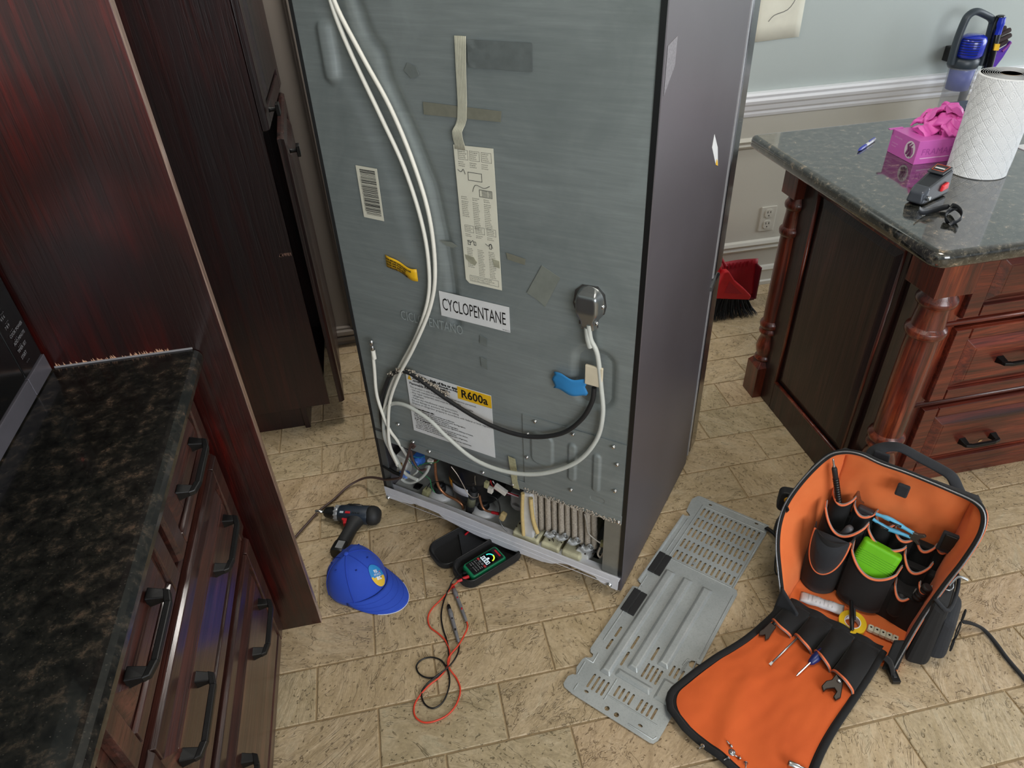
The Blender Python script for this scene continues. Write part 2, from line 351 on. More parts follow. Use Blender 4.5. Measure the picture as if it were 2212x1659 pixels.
# tall taupe panelled casing left of the fridge alcove
d1 = thing('door_1', None, None, T(0, 0, 0)); struct(d1)
MB().box(-.80, -.145, YW-.030, YW-.001, .0, 2.1).build('door_slab', [TAUPE], d1, bevel=.002)
pm = MB()
for off, w_, dp in ((0, .018, .026), (.018, .012, .014), (.030, .02, .034), (.050, .010, .018)):
    x1 = -.165 - off; x0 = -.76 + off; z0 = .035 + off; z1 = 2.05 - off
    pm.box(x1-w_, x1, YW-.030-dp, YW-.029, z0, z1).box(x0, x0+w_, YW-.030-dp, YW-.029, z0, z1).box(x0+w_, x1-w_, YW-.030-dp, YW-.029, z0, z0+w_).box(x0+w_, x1-w_, YW-.030-dp, YW-.029, z1-w_, z1)
pm.build('panel_moulding', [TAUPE], d1, bevel=.003)
# outlet
t_ = thing('wall_outlet', 'white duplex power outlet on the cream wall beside the red dustpan', 'outlet', T(1.651, YW-.006, .33))
MB().box(-.036, .036, -.006, 0, -.057, .057).build('cover_plate', [WAINSCOT], t_, bevel=.002)
for zz in (-.026, .026):
    r_ = MB().prism(rrect(-.017, .017, zz-.02, zz+.02, .012), -.009, -.005, 'y').build('receptacle', [WAINSCOT], t_, bevel=.0006)
    MB().box(-.008, -.0055, -.0095, -.008, zz+.002, zz+.011).box(.0055, .008, -.0095, -.008, zz+.002, zz+.011).box(-.002, .002, -.0095, -.008, zz-.012, zz-.007).build('slot', [BLK], r_)
# drawing taped to the wall
pp = thing('paper_drawing', 'sheet of paper with pencil lines taped high on the back wall', 'drawing', T(1.55, YW, 1.28))
MB().grid(lambda a, b: (-.10 + .19*a - .012*b, -.003 - .004*sin(pi*b) - .001*sin(7*a), -.213 + .012*a*0 - .006*(1-a) + .43*b), 8, 8).build('sheet', [PAPER], pp, solid=.0006)
pl = MB()
for P in (((-.05, -.15), (-.03, -.13), (.02, -.115), (.045, -.08), (.05, -.03), (.06, .06)), ((-.03, -.075), (0, -.05), (.015, -.02), (.01, .05)), ((-.04, -.05), (-.01, -.03), (.03, .01), (.02, .1)), ((-.06, .1), (0, .05), (.06, .12))):
    pl.tube([(x, -.009, z) for x, z in P], .0011, 4, 3)
pl.build('pencil_lines', [INK_G], pp)

# ------------------------------------------------------------------ cabinetry helpers
def raised_front(mb, a0, a1, z0, z1, P, t=.018, bw=.045):
    """drawer front with rails, ogee and raised centre; P(a, z, d): a along, z up, d outwards"""
    def slab(A0, A1, Z0, Z1, D0, D1, inset=0):
        mb.hexa([P(A0, Z0, D0), P(A1, Z0, D0), P(A1, Z1, D0), P(A0, Z1, D0), P(A0+inset, Z0+inset, D1), P(A1-inset, Z0+inset, D1), P(A1-inset, Z1-inset, D1), P(A0+inset, Z1-inset, D1)])
    slab(a0, a1, z0, z1, 0, t*.55)
    slab(a0, a0+bw, z0, z1, t*.55, t, .003); slab(a1-bw, a1, z0, z1, t*.55, t, .003)
    slab(a0+bw, a1-bw, z0, z0+bw*.75, t*.55, t, .003); slab(a0+bw, a1-bw, z1-bw*.75, z1, t*.55, t, .003)
    slab(a0+bw+.006, a1-bw-.006, z0+bw*.75+.006, z1-bw*.75-.006, t*.55, t*1.25, .022)
    slab(a0+bw+.032, a1-bw-.032, z0+bw*.75+.030, z1-bw*.75-.030, t*1.2, t*1.32, .002)
def half_round(mb, a0, a1, z, P, r=.008):
    n = 6; pr = [(r*cos(-pi/2+pi*k/n), r*sin(-pi/2+pi*k/n)) for k in range(n+1)]
    vs = [P(a, z+q, d) for a in (a0, a1) for d, q in pr]; m = n+1
    mb.add(vs, [(k, k+1, m+k+1, m+k) for k in range(n)] + [tuple(range(m))[::-1], tuple(range(m, 2*m))], True)
def pull(P, ac, z, L=.128, name='pull', parent=None):
    m = MB(); h = L/2
    for s_ in (-1, 1):
        A = lambda q: ac + s_*q
        m.hexa([P(A(h), z-.011, 0), P(A(h-.022), z-.011, 0), P(A(h-.022), z+.011, 0), P(A(h), z+.011, 0), P(A(h-.004), z-.005, .024), P(A(h-.020), z-.005, .027), P(A(h-.020), z+.005, .027), P(A(h-.004), z+.005, .024)])
        m.hexa([P(A(h-.002), z-.006, .020), P(A(h-.028), z-.006, .026), P(A(h-.028), z+.006, .026), P(A(h-.002), z+.006, .020), P(A(h-.006), z-.005, .031), P(A(h-.028), z-.005, .037), P(A(h-.028), z+.005, .037), P(A(h-.006), z+.005, .031)])
    m.hexa([P(ac-h+.027, z-.006, .027), P(ac+h-.027, z-.006, .027), P(ac+h-.027, z+.006, .027), P(ac-h+.027, z+.006, .027), P(ac-h+.027, z-.005, .037), P(ac+h-.027, z-.005, .037), P(ac+h-.027, z+.005, .037), P(ac-h+.027, z+.005, .037)])
    return m.build(name, [IRON], parent, bevel=.0018)

# ------------------------------------------------------------------ left run: base cabinets
XF = -.447
PL = lambda a, z, d: (XF + d, a, z)
def bank(y0, y1, label, pulls, split):
    """one cabinet: drawers side by side on top, two full-width drawers below"""
    t = thing('base_cabinet', label, 'cabinet', T(-.7, (y0+y1)/2, 0), 'drawer cabinets along the left wall', True)
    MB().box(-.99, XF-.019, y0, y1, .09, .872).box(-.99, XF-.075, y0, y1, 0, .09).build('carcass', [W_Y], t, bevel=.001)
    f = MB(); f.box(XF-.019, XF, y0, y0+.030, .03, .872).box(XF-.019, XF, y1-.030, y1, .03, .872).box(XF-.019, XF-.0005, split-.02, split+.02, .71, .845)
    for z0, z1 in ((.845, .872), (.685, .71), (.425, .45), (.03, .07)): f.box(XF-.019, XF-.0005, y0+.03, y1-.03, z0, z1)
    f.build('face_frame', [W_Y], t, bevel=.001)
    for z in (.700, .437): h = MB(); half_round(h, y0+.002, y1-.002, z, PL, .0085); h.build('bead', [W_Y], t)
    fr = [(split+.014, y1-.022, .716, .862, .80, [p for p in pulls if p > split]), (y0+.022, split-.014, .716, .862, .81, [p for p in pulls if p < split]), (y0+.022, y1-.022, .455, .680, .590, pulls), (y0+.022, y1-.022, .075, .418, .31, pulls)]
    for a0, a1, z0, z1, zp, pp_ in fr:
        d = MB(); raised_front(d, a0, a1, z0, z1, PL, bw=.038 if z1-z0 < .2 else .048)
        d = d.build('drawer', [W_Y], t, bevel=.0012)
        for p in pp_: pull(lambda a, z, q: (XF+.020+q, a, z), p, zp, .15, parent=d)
    return t
bank(.500, 1.215, 'cherry drawer cabinet with two small and two wide drawers, against the left end panel', (1.020, .665), .862)
bank(-.25, .490, 'nearest cherry drawer cabinet, cut off at the bottom left of the photo', (.30, -.05), .13)
# stone counter with a bullnose edge
def slab_bullnose(name, x0, x1, y0, y1, z0, z1, edges, label):
    r = (z1-z0)/2; m = MB()
    m.box(x0, x1, y0, y1, z0, z1); return m
nose = [(-.990, .876), (-.412, .876), (-.402, .880), (-.397, .888), (-.396, .900), (-.400, .909), (-.407, .914), (-.414, .9155), (-.990, .9155)]
m = MB(); m.prism([(x, z) for x, z in nose], -.8, 1.2315, 'y')
ct = m.build('worktop', [GRANITE_L], None, T(0, 0, 0), bevel=.0008); tag(ct, 'dark brown granite counter with rounded front edge along the left wall', 'counter')
# caulk line and splintered veneer along the joint belong to the end panel
ep = thing('tall_end_panel', 'tall red mahogany end panel with a worn pale front edge, behind the left counter', 'panel', T(-.67, 1.2435, 0), world=True)
MB().box(-.995, -.347, 1.2335, 1.2525, 0, 2.35).build('board', [W_PANEL], ep, bevel=.0008)
e = MB().box(-.347, -.3452, 1.2335, 1.2525, .0, 2.35).build('worn_edge', [wood('worn_pale_edge', '#5a3b33', '#9a8072', '#c9b7ae', 2, .25, .6, .2)], ep)
m = MB(); random.seed(3)
for k in range(70):
    x = -.66 + .21*random.random()**.8; h = .002 + .007*random.random(); m.add([(x, 1.2329, .916), (x+.002+.004*random.random(), 1.2329, .916), (x+.003*(random.random()-.5), 1.2331, .918+h)], [(0, 1, 2)])
m.build('splintered_veneer', [mat('#c79a7c', .7, 0, .2)], ep, fix=False)
MB().box(-.66, -.41, 1.2318, 1.2334, .9156, .919).build('caulk_line', [mat('#8f8d90', .4)], ep)

# ------------------------------------------------------------------ microwave on the counter
mw = thing('microwave', 'black glass microwave with a silver bottom strip standing on the left counter', 'microwave', T(-.83, .9, .9155), world=True)
XM = -.664
MB().box(-.99, XM-.012, .60, 1.224, .921, 1.30).build('housing', [BLK], mw, bevel=.003)
MB().box(XM-.012, XM, .60, 1.140, .955, 1.30).build('door', [BLK_GL], mw, bevel=.002)
MB().box(XM-.012, XM, 1.1425, 1.224, .955, 1.30).build('control_panel', [BLK_GL], mw, bevel=.002)
SILV = mat('#78767f', .33, .55, .05)
MB().box(XM-.012, XM+.003, .60, 1.140, .918, .954).build('bottom_strip', [SILV], mw, bevel=.001)
MB().box(XM-.012, XM+.003, 1.142, 1.224, .918, .954).build('bottom_strip', [SILV], mw, bevel=.001)
for y_ in (.70, 1.15): MB().box(XM-.2, XM-.18, y_, y_+.02, .9155, .922).build('foot', [BLK], mw)
m = MB(); KG = mat('#8f9094', .5, 0, 0)
rows = [('▲', .97), ('START', .985), ('TIMER SET', .998), ('ADD MINUTE', 1.013), ('COOK POWER', 1.028), ('7 8 9', 1.045), ('4 5 6', 1.062), ('1 2 3', 1.079), ('DEFROST', 1.096), ('REHEAT', 1.113), ('POPCORN', 1.130)]
for tx, z in rows[1:]: write(m, tx, lambda x, y, z=z: (XM+.0012, 1.158 + x, z + y), .0085, sx=.95)
for z in (.974, .991, 1.006, 1.021, 1.037, 1.054, 1.071, 1.088): write(m, '- - -', lambda x, y, z=z: (XM+.0012, 1.166 + x, z + y - .0015), .008)
m.build('key_lettering', [KG], mw, fix=False)
MB().lathe([(0, XM+.002), (.0045, XM+.002), (.0045, XM)], 12, (0, 1.172, 1.095), 'x').build('red_button', [mat('#e0303c', .4, 0, 0, emit=.5)], mw)

# ------------------------------------------------------------------ pantry with an open lower door
pn = thing('pantry_cabinet', 'tall dark oak pantry cabinet with its lower door ajar, left of the fridge', 'cabinet', T(-.65, 2.3, 0), world=True)
XP = -.309; YP = 2.09
m = MB(); m.box(-.99, XP, YP, YP+.018, .098, 2.3).build('side_panel', [W_PANTRY], pn, bevel=.001)
MB().box(-.99, XP, 2.615, 2.633, .098, 2.3).box(-.99, XP-.02, YP+.018, 2.615, .10, .118).box(-.99, XP-.02, YP+.018, 2.615, 1.05, 1.068).box(-.99, -.97, YP+.018, 2.615, .118, 2.3).build('carcass', [W_PANTRY], pn)
MB().box(-.99, -.40, YP+.02, YP+.036, 0, .10).box(-.415, -.397, YP+.005, 2.6, 0, .10).build('toe_kick', [W_PANTRY], pn, bevel=.001)
def flat_door(m, P, a0, a1, z0, z1):
    raised_front(m, a0, a1, z0, z1, P, .02, .065)
m = MB(); flat_door(m, lambda a, z, d: (XP + .001 + d, a, z), YP+.004, 2.625, 1.068, 2.28)
d = m.build('door', [W_PANTRY], pn, bevel=.0015)
def knob(parent, fr):
    m = MB(); m.lathe([(.009, 0), (.006, .004), (.006, .020), (.0085, .022)], 12, (0, 0, 0), 'x'); m.box(.020, .030, -.016, .016, -.016, .016); return m.build('door_knob', [IRON], parent, fr, bevel=.003)
knob(d, T(XP+.026, YP+.045, 1.115))
fr = T(XP+.004, 2.618, 0) @ RZ(3.2)
m = MB(); flat_door(m, lambda a, z, dd: (dd, a, z), -.528, -.002, .098, 1.045)
d2 = m.build('door', [W_DARK], pn, fr, bevel=.0015); knob(d2, fr @ T(.025, -.483, .995))
m = MB(); 
for k in range(14): a = random.random(); m.add([(XP-.042+.038*a, YP-.0012, .690+.010*random.random()), (XP-.038+.036*a, YP-.0012, .689), (XP-.036+.034*a, YP-.0012, .702)], [(0, 1, 2)])
m.build('chipped_veneer', [mat('#8e6b5c', .7, 0, .2)], pn, fix=False)

# ------------------------------------------------------------------ island
isl = thing('kitchen_island', 'cherry oak kitchen island with turned corner columns and drawers, right of the fridge', 'island', T(2.0, 1.65, 0), world=True)
IX, IY, IX1, IY1 = 1.28, 1.335, 2.75, 1.93
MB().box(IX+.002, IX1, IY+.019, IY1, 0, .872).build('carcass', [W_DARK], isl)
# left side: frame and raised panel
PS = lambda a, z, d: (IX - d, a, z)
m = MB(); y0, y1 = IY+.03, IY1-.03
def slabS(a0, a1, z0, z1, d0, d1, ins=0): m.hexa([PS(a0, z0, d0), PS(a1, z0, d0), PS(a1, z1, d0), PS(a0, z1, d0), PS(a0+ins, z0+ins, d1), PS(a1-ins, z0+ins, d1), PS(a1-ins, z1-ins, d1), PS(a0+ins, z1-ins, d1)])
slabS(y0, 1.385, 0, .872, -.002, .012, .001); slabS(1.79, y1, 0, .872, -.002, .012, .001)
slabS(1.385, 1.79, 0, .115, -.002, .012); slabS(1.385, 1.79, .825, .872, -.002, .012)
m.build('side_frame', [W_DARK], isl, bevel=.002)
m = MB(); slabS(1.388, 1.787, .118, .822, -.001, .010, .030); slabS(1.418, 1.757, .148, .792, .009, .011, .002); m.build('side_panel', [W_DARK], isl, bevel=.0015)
m = MB()
for (a0, z0, a1, z1) in ((1.385, .118, 1.790, .118), (1.385, .822, 1.790, .822), (1.387, .115, 1.387, .825), (1.788, .115, 1.788, .825)): m.tube([PS(a0, z0, .010), PS(a1, z1, .010)], .006, 8)
m.build('side_moulding', [W_Z], isl)
# columns
def column(cx, cy, bx0, bx1, by0, by1, full, R=.040):
    c = MB(); c.box(bx0, bx1, by0, by1, .775, .873)
    z = lambda q: q
    prof = [(R*.9, .776), (R*1.0, .760), (R*1.18, .752), (R*1.22, .744), (R*1.15, .736), (R*.95, .730), (R*.92, .715), (R*.98, .690), (R*1.0, .672), (R*1.22, .664), (R*1.26, .656), (R*1.2, .647), (R*.98, .640), (R*1.0, .60), (R*1.02, .45), (R*1.0, .335), (R*.98, .318), (R*1.2, .310), (R*1.26, .302), (R*1.2, .293), (R*1.0, .287), (R*1.18, .278), (R*1.2, .270), (R*.95, .262), (R*.88, .25), (R*1.05, .232), (R*1.2, .210), (R*1.12, .190), (R*.9, .172), (R*1.1, .165), (R*1.15, .158), (R*.95, .150)]
    c.lathe([(r, h) for r, h in prof], 28, (cx, cy, 0)); 
    c.hexa([(bx0, by0, 0), (bx1, by0, 0), (bx1, by1, 0), (bx0, by1, 0), (bx0, by0, .130), (bx1, by0, .130), (bx1, by1, .130), (bx0, by1, .130)])
    s_ = .014; c.hexa([(bx0, by0, .130), (bx1, by0, .130), (bx1, by1, .130), (bx0, by1, .130), (bx0+s_, by0+s_, .152), (bx1-s_, by0+s_, .152), (bx1-s_, by1-s_, .152), (bx0+s_, by1-s_, .152)])
    return c.build('column', [W_Z], isl, bevel=.0012)
column(1.295, 1.272, 1.240, 1.345, 1.226, 1.332, True)
column(1.272, 1.895, 1.235, 1.300, 1.858, 1.935, True, .030)
# front: stile, drawers, beads, plinth
PF = lambda a, z, d: (a, IY - d, z)
m = MB(); m.box(1.345, 1.445, IY-.002, IY+.019, .03, .872).box(1.93, 1.99, IY, IY+.019, .03, .872).box(2.62, IX1, IY, IY+.019, .03, .872)
for z0, z1 in ((.85, .872), (.612, .632), (.335, .352)): m.box(1.445, IX1, IY+.0005, IY+.019, z0, z1)
m.build('face_frame', [W_Z], isl, bevel=.001)
for z_ in (.612, .335): m = MB(); half_round(m, 1.385, IX1, z_, PF, .009); m.build('bead', [W_X], isl)
m = MB(); m.prism([(IY-.002, 0), (IY-.002, .03), (IY-.006, .038), (IY-.006, .05), (IY+.01, .062), (IY+.019, .062), (IY+.019, 0)], 1.29, IX1, 'x'); m.build('plinth', [W_X], isl, bevel=.001)
for x0, x1 in ((1.440, 1.94), (1.98, 2.63)):
    for z0, z1, zp in ((.634, .852, .735), (.354, .600, .482), (.066, .325, .178)):
        d = MB(); raised_front(d, x0, x1, z0, z1, PF, .020, .05); d = d.build('drawer', [W_X], isl, bevel=.0012)
        pull(lambda a, z, q: (a, IY-.024-q, z), (x0+x1)/2 - .025 if x0 < 1.5 else (x0+x1)/2, zp, .128, parent=d)
m = MB(); m.add([(1.676, IY-.0275, .158), (1.688, IY-.0275, .160), (1.690, IY-.0275, .166), (1.680, IY-.0275, .167)], [(0, 1, 2, 3)]); m.build('chipped_veneer', [mat('#c9a274', .7)], isl, fix=False)
# island worktop with rounded corner and bullnose
def rounded_slab(name, x0, x1, y0, y1, z0, z1, r, lab, cat):
    out = [(x1, y0), (x1, y1), (x0+.02, y1)] ; pts = []
    def outline(ins):
        P = [(x0+r - (r-ins)*cos(a), y0+r - (r-ins)*sin(a)) for a in [pi/2*k/8 for k in range(9)]]
        return P + [(x1, y0+ins), (x1, y1-ins), (x0+r*.5, y1-ins)] + [(x0+r*.5 - (r*.5-ins)*sin(a), y1-r*.5 + (r*.5-ins)*cos(a)) for a in [pi/2*k/4 for k in range(1, 5)]]
    h = z1-z0; lv = [(.012, z0), (.004, z0+h*.10), (0, z0+h*.25), (0, z0+h*.68), (.0025, z0+h*.85), (.008, z0+h*.96), (.016, z1)]
    vs = []; L = None
    for ins, z in lv: o = outline(ins); L = len(o); vs += [(x, y, z) for x, y in o]
    fs = [(i*L+k, i*L+(k+1) % L, (i+1)*L+(k+1) % L, (i+1)*L+k) for i in range(len(lv)-1) for k in range(L)]
    mm = MB(); mm.add(vs, fs, True); mm.add(vs[-L:], [tuple(range(L))]); mm.add(vs[:L], [tuple(range(L))[::-1]])
    return tag(mm.build(name, [GRANITE], None, T(0, 0, 0)), lab, cat)
rounded_slab('island_worktop', 1.180, 2.80, 1.192, 2.085, .8735, .9155, .035, 'polished black-brown granite worktop of the kitchen island, mirroring the wall', 'countertop')

# ------------------------------------------------------------------ refrigerator
FR = Matrix(((.763258, .646073, .0052, .4742), (-.646, .762985, .023198, 1.1296), (.01102, -.021065, .999717, .02), (0, 0, 0, 1)))
FRI = FR.inverted()
def fb(px, py, y=0.0):
    """sighting met with a plane parallel to the fridge back, y behind it"""
    p0 = FR @ Vector((0, y, 0)); return FRI @ meet(px, py, p0, FR.to_3x3() @ Vector((0, 1, 0)))
def fz(px, py, z): return FRI @ meet(px, py, FR @ Vector((0, 0, z)), FR.to_3x3() @ Vector((0, 0, 1)))
def z1(*L, y=0.0): return [fb(820 + a*.13562, 940 + b*.13562, y) for a, b in L]
def z2f(*L, y=0.0): return [fb(1060 + a*.14465, 1040 + b*.14465, y) for a, b in L]
WF, DF, HF = .8068, .588, 1.74
fg = thing('refrigerator', 'dark grey refrigerator turned to show its metal back and open compressor bay', 'refrigerator', FR)
SH = .262
MB().box(-.0125, 0, 0, DF, .0, HF).build('side_panel', [SIDE], fg, bevel=.003)
MB().box(-WF, -WF+.0125, 0, DF, .0, HF).build('side_panel', [SIDE], fg, bevel=.003)
MB().box(-WF+.0125, -.0125, .002, DF, HF-.01, HF).build('top_panel', [SIDE], fg)
MB().box(-.0122, -.001, -.0015, .0, .06, HF-.003).build('corner_strip', [BLK], fg)
MB().box(-WF+.001, -WF+.0105, -.0015, .0, .03, HF-.003).build('corner_strip', [BLK_M], fg)
def sstep(e0, e1, x): t = min(1, max(0, (x-e0)/(e1-e0))); return t*t*(3-2*t)
def segd(x, z, P):
    best = 9
    for (ax, az), (bx, bz) in zip(P, P[1:]):
        dx, dz = bx-ax, bz-az; t = max(0, min(1, ((x-ax)*dx + (z-az)*dz)/(dx*dx+dz*dz))); best = min(best, math.hypot(x-ax-t*dx, z-az-t*dz))
    return best
RIDGE = [(-.66, 1.75), (-.635, 1.45), (-.610, 1.37), (-.585, 1.34), (-.575, 1.29), (-.53, 1.19), (-.49, 1.08), (-.475, .97), (-.468, .86), (-.468, .74)]
DENT = [(-.70, 1.75), (-.69, 1.33), (-.63, 1.23), (-.57, 1.05), (-.55, .92)]
def rr_sd(x, z, cx, cz, hx, hz, r): qx, qz = abs(x-cx)-hx+r, abs(z-cz)-hz+r; return math.hypot(max(qx, 0), max(qz, 0)) + min(max(qx, qz), 0) - r
def relief(x, z):
    h = -.008 * (1 - sstep(.0, .024, segd(x, z, RIDGE))) * (1 if z > .74 else 0)
    h -= .007 * (1 - sstep(.0, .05, segd(x, z, DENT)))
    h += .010 * (1 - sstep(-.004, .016, rr_sd(x, z, -.722, 1.332, .010, .052, .010)))
    h += .009 * (sstep(-.024, -.004, rr_sd(x, z, -.103, .688, .062, .092, .05)) - 1) 
    h -= .004 * (1 - sstep(.0, .010, abs(x+.112))) * (1 if .77 < z < .84 else 0)
    h += .003 * noise.noise(Vector((x*2.2, z*1.6, 0)))
    return h
m = MB(); NX, NZ = 130, 250; X0_, X1_ = -WF+.0105, -.0122
m.grid(lambda a, b: (X0_ + (X1_-X0_)*a, -relief(X0_ + (X1_-X0_)*a, SH + (HF-SH)*b), SH + (HF-SH)*b), NX, NZ)
m.box(X0_, X1_, .008, .010, SH+.006, HF-.012)
m.build('back_panel', [STEEL], fg, fix=False)
# access plate with pressed ribs
def plate(a, b):
    x = -.290 + .276*a; z = .292 + .234*b; h = .0016
    for cx, cz, hx, hz in ((-.236, .431, .030, .051), (-.152, .420, .0095, .060), (-.086, .411, .0085, .060)): h += .0045*(1 - sstep(-.003, .004, rr_sd(x, z, cx, cz, hx, hz, min(hx, .02))))
    h -= .0045*(1 - sstep(-.003, .001, rr_sd(x, z, -.081, .322, .018, .0075, .0075)))
    return (x, -.0015-h, z)
m = MB(); m.grid(plate, 110, 90); m.box(-.290, -.014, -.0025, -.0008, .292, .526); m.build('access_plate', [STEEL], fg, fix=False)
m = MB(); m.box(X0_, X1_, -.0032, -.001, .2625, .292); m.build('bottom_band', [STEEL], fg, bevel=.0008)
# edge dust along the sheet's lower rim
m = MB(); random.seed(8)
for k in range(260):
    x = -.29 + .275*random.random(); z = .2625 + .012*random.random()**2; s_ = .0012 + .0016*random.random(); m.ball((x, -.0042, z), s_, 5, 3)
o = m.build('edge_dust', [DUST], fg, fix=False); o['kind'] = 'stuff'
SC = MB(); SC.lathe([(.0052, 0), (.0050, -.0012), (0.0042, -.0018), (.0042, -.0048), (.0030, -.0056), (0, -.0052)], 8, (0, 0, 0), 'y'); SCM = SC.mesh('screw', [CHROME])
for x, z in ((-.253, .517), (-.275, .469), (-.28, .389), (-.15, .514), (-.045, .513), (-.033, .462), (-.153, .327), (-.034, .374), (-.326, .272), (-.421, .277), (-.008+-.012, .270), (-.60, .285), (-.655, .300), (-.70, .35), (-.735, .40)):
    o = bpy.data.objects.new('screw', SCM); C.objects.link(o); o.parent = fg; o.location = (x, -.0045, z); WM[o.name] = FR @ T(x, 0, z)
# compressor bay: walls, floor tray, flange
m = MB(); m.box(-WF+.0125, -.0125, .30, .305, .03, SH+.05); m.box(-WF+.0125, -.0125, .004, .30, SH+.002, SH+.01); m.build('bay_liner', [mat('#3b3c3e', .6, 0, .2, 12)], fg)  # liner and floor colours lightened to stand in for light inside the bay
m = MB(); m.box(-WF+.013, -.60, .0, .30, .034, .040).box(-.60, -.32, .02, .30, .030, .036).box(-.32, -.013, .0, .30, .030, .034); m.build('bay_floor', [mat('#bdbfba', .5, 0, .3, 18)], fg, bevel=.001)
TRAY = mat('#d2c6a6', .5, 0, .35, 22)
m = MB()
for k, (x0, x1) in enumerate(((-.345, -.255), (-.252, -.19), (-.187, -.125))): m.hexa([(x0, .0, .035), (x1, .0, .035), (x1, .24, .035), (x0, .24, .035), (x0+.004, .004, .072), (x1-.004, .004, .072), (x1-.004, .236, .088), (x0+.004, .236, .088)])
m.build('drain_tray', [TRAY], fg, bevel=.005)
m = MB(); m.box(-.060, -.0125, .001, .006, .055, SH).build('corner_gusset', [mat('#8c8d88', .4, .5)], fg, bevel=.001)
m = MB(); m.box(-WF+.0105, -WF+.034, -.001, .004, .03, SH+.04).build('corner_gusset', [mat('#5c6062', .4, .4)], fg, bevel=.001)
z780 = lambda a, b: fb(780 + a*.27125, 900 + b*.27125, -.014)
low = [z780(*q) for q in ((205, 642), (300, 672), (400, 697), (435, 690), (620, 772), (650, 800), (690, 826), (900, 935), (1150, 1045), (1440, 1153), (1520, 1170), (1580, 1166), (1640, 1175), (1860, 1270), (1900, 1312), (1960, 1350), (2040, 1382))]
top = [z780(*q) for q in ((2052, 1290), (1700, 1150), (1300, 988), (1000, 872), (700, 745), (400, 635), (183, 556))]
m = MB(); m.prism([(p.x, p.z) for p in low] + [(p.x, p.z) for p in top], -.015, -.012, 'y')
m.box(top[-1].x, top[0].x, -.012, .022, .052, .0545)
for zz in (.030, .047): m.tube([(-.785, -.0150, zz), (-.4, -.0150, zz+.004), (-.03, -.0150, zz+.001)], .0009, 6)
fl = m.build('rear_flange', [BRONZE_STRIP], fg, bevel=.001)
for x, z in ((-.785, .028), (-.03, .030)): o = bpy.data.objects.new('screw', SCM); C.objects.link(o); o.parent = fg; o.location = (x, -.0155, z); o.scale = (1.6, 1.2, 1.6); WM[o.name] = FR @ T(x, 0, z)
ROL = MB(); ROL.lathe([(.019, -.012), (.022, -.010), (.022, .010), (.019, .012)], 16, (0, 0, 0), 'x')
for x, y in ((-.72, .06), (-.10, .06), (-.72, .52), (-.10, .52)): ROL.build('roller', [BLK], fg, FR @ T(x, y, .0135 - .011*(x+.4)*0 - .020*0 + (-.011 if x > -.4 else -.002) + .012*(y < .3)), fix=False)
# doors, seen from behind on the far side
DOOR = mat('#2b2b2e', .22, .35, .05, coat=.6)
for z0, z1_ in ((.688, HF+.004), (.035, .672)):
    m = MB(); m.box(-WF-.004, .004, .600, .672, z0, z1_); d = m.build('door', [DOOR], fg, bevel=.006)
    m = MB(); m.box(-.003, .0022, .5885, .600, z0, z1_).build('gasket_highlight', [mat('#c9cbd0', .25, .6)], d)  # bright strip filling the door gap, its highlight put into the colour
m = MB(); m.prism([(.575, .668), (.612, .690), (.612, .672), (.590, .650), (.575, .655)], -.004, .006, 'x'); m.build('hinge_bracket', [mat('#5b5d5f', .4, .5)], fg, bevel=.001)

# water lines, cables and tube clipped to the back
H1 = [(-.697, 1.60), (-.687, 1.50), (-.683, 1.43), (-.657, 1.347), (-.598, 1.216), (-.554, 1.114), (-.526, 1.002), (-.519, .901), (-.533, .801), (-.584, .684), (-.652, .572), (-.708, .47), (-.748, .358), (-.749, .26), (-.735, .17)]
H2 = [(-.684, 1.60), (-.678, 1.50), (-.674, 1.43), (-.624, 1.332), (-.570, 1.237), (-.528, 1.127), (-.502, 1.01), (-.503, .88), (-.530, .777), (-.588, .655), (-.652, .548), (-.699, .45), (-.722, .36), (-.732, .272), (-.727, .19)]
for P in (H1, H2): MB().tube([(x, -.011 - (.010 if P is H2 and z < .75 else 0) + (.012 if z < .24 else 0), z) for x, z in P], .0047, 10, 6).build('water_line', [CREAM], fg, fix=False)
m = MB(); m.tube([(-.7345, -.018, .60), (-.740, -.018, .54), (-.747, -.02, .45), (-.735, -.02, .37), (-.722, -.018, .325), (-.714, -.008, .29), (-.705, .01, .225), (-.70, .02, .185)], .0046, 10, 6); m.build('short_water_line', [CREAM], fg, fix=False)
m = MB(); m.lathe([(.006, .575), (.006, .602)], 10, (-.733, -.018, 0)); m.k = 1; m.lathe([(.0048, .602), (.0058, .604), (.0058, .614), (.0045, .616), (.0045, .620), (.0062, .622), (.0062, .632), (.004, .634)], 10, (-.733, -.018, 0)); m.build('hose_fitting', [CREAM, CHROME], fg, fix=False)
BL = [(-.757, .30), (-.757, .355), (-.742, .43), (-.714, .490), (-.690, .53), (-.655, .556), (-.608, .562), (-.524, .528), (-.413, .489), (-.331, .474), (-.251, .480), (-.174, .516), (-.126, .572), (-.102, .63), (-.098, .672)]
m = MB(); m.tube([(x, -.009 - .018*sin(pi*min(1, max(0, (x+.757)/.66))), z) for x, z in BL], .0058, 10, 6); m.build('black_drain_cable', [BLK_M], fg, fix=False)
m = MB(); random.seed(4)
for k in range(230):
    t_ = random.random(); i = 4 + t_*3.2; a = BL[int(i)]; b_ = BL[int(i)+1]; q = i-int(i); x = a[0]+(b_[0]-a[0])*q; z = a[1]+(b_[1]-a[1])*q
    m.ball((x + random.gauss(0, .003), -.017 + random.gauss(0, .003), z + .005 + random.gauss(0, .0025)), .0014+.002*random.random(), 5, 3)
o = m.build('lint', [DUST], fg, fix=False); o['kind'] = 'stuff'
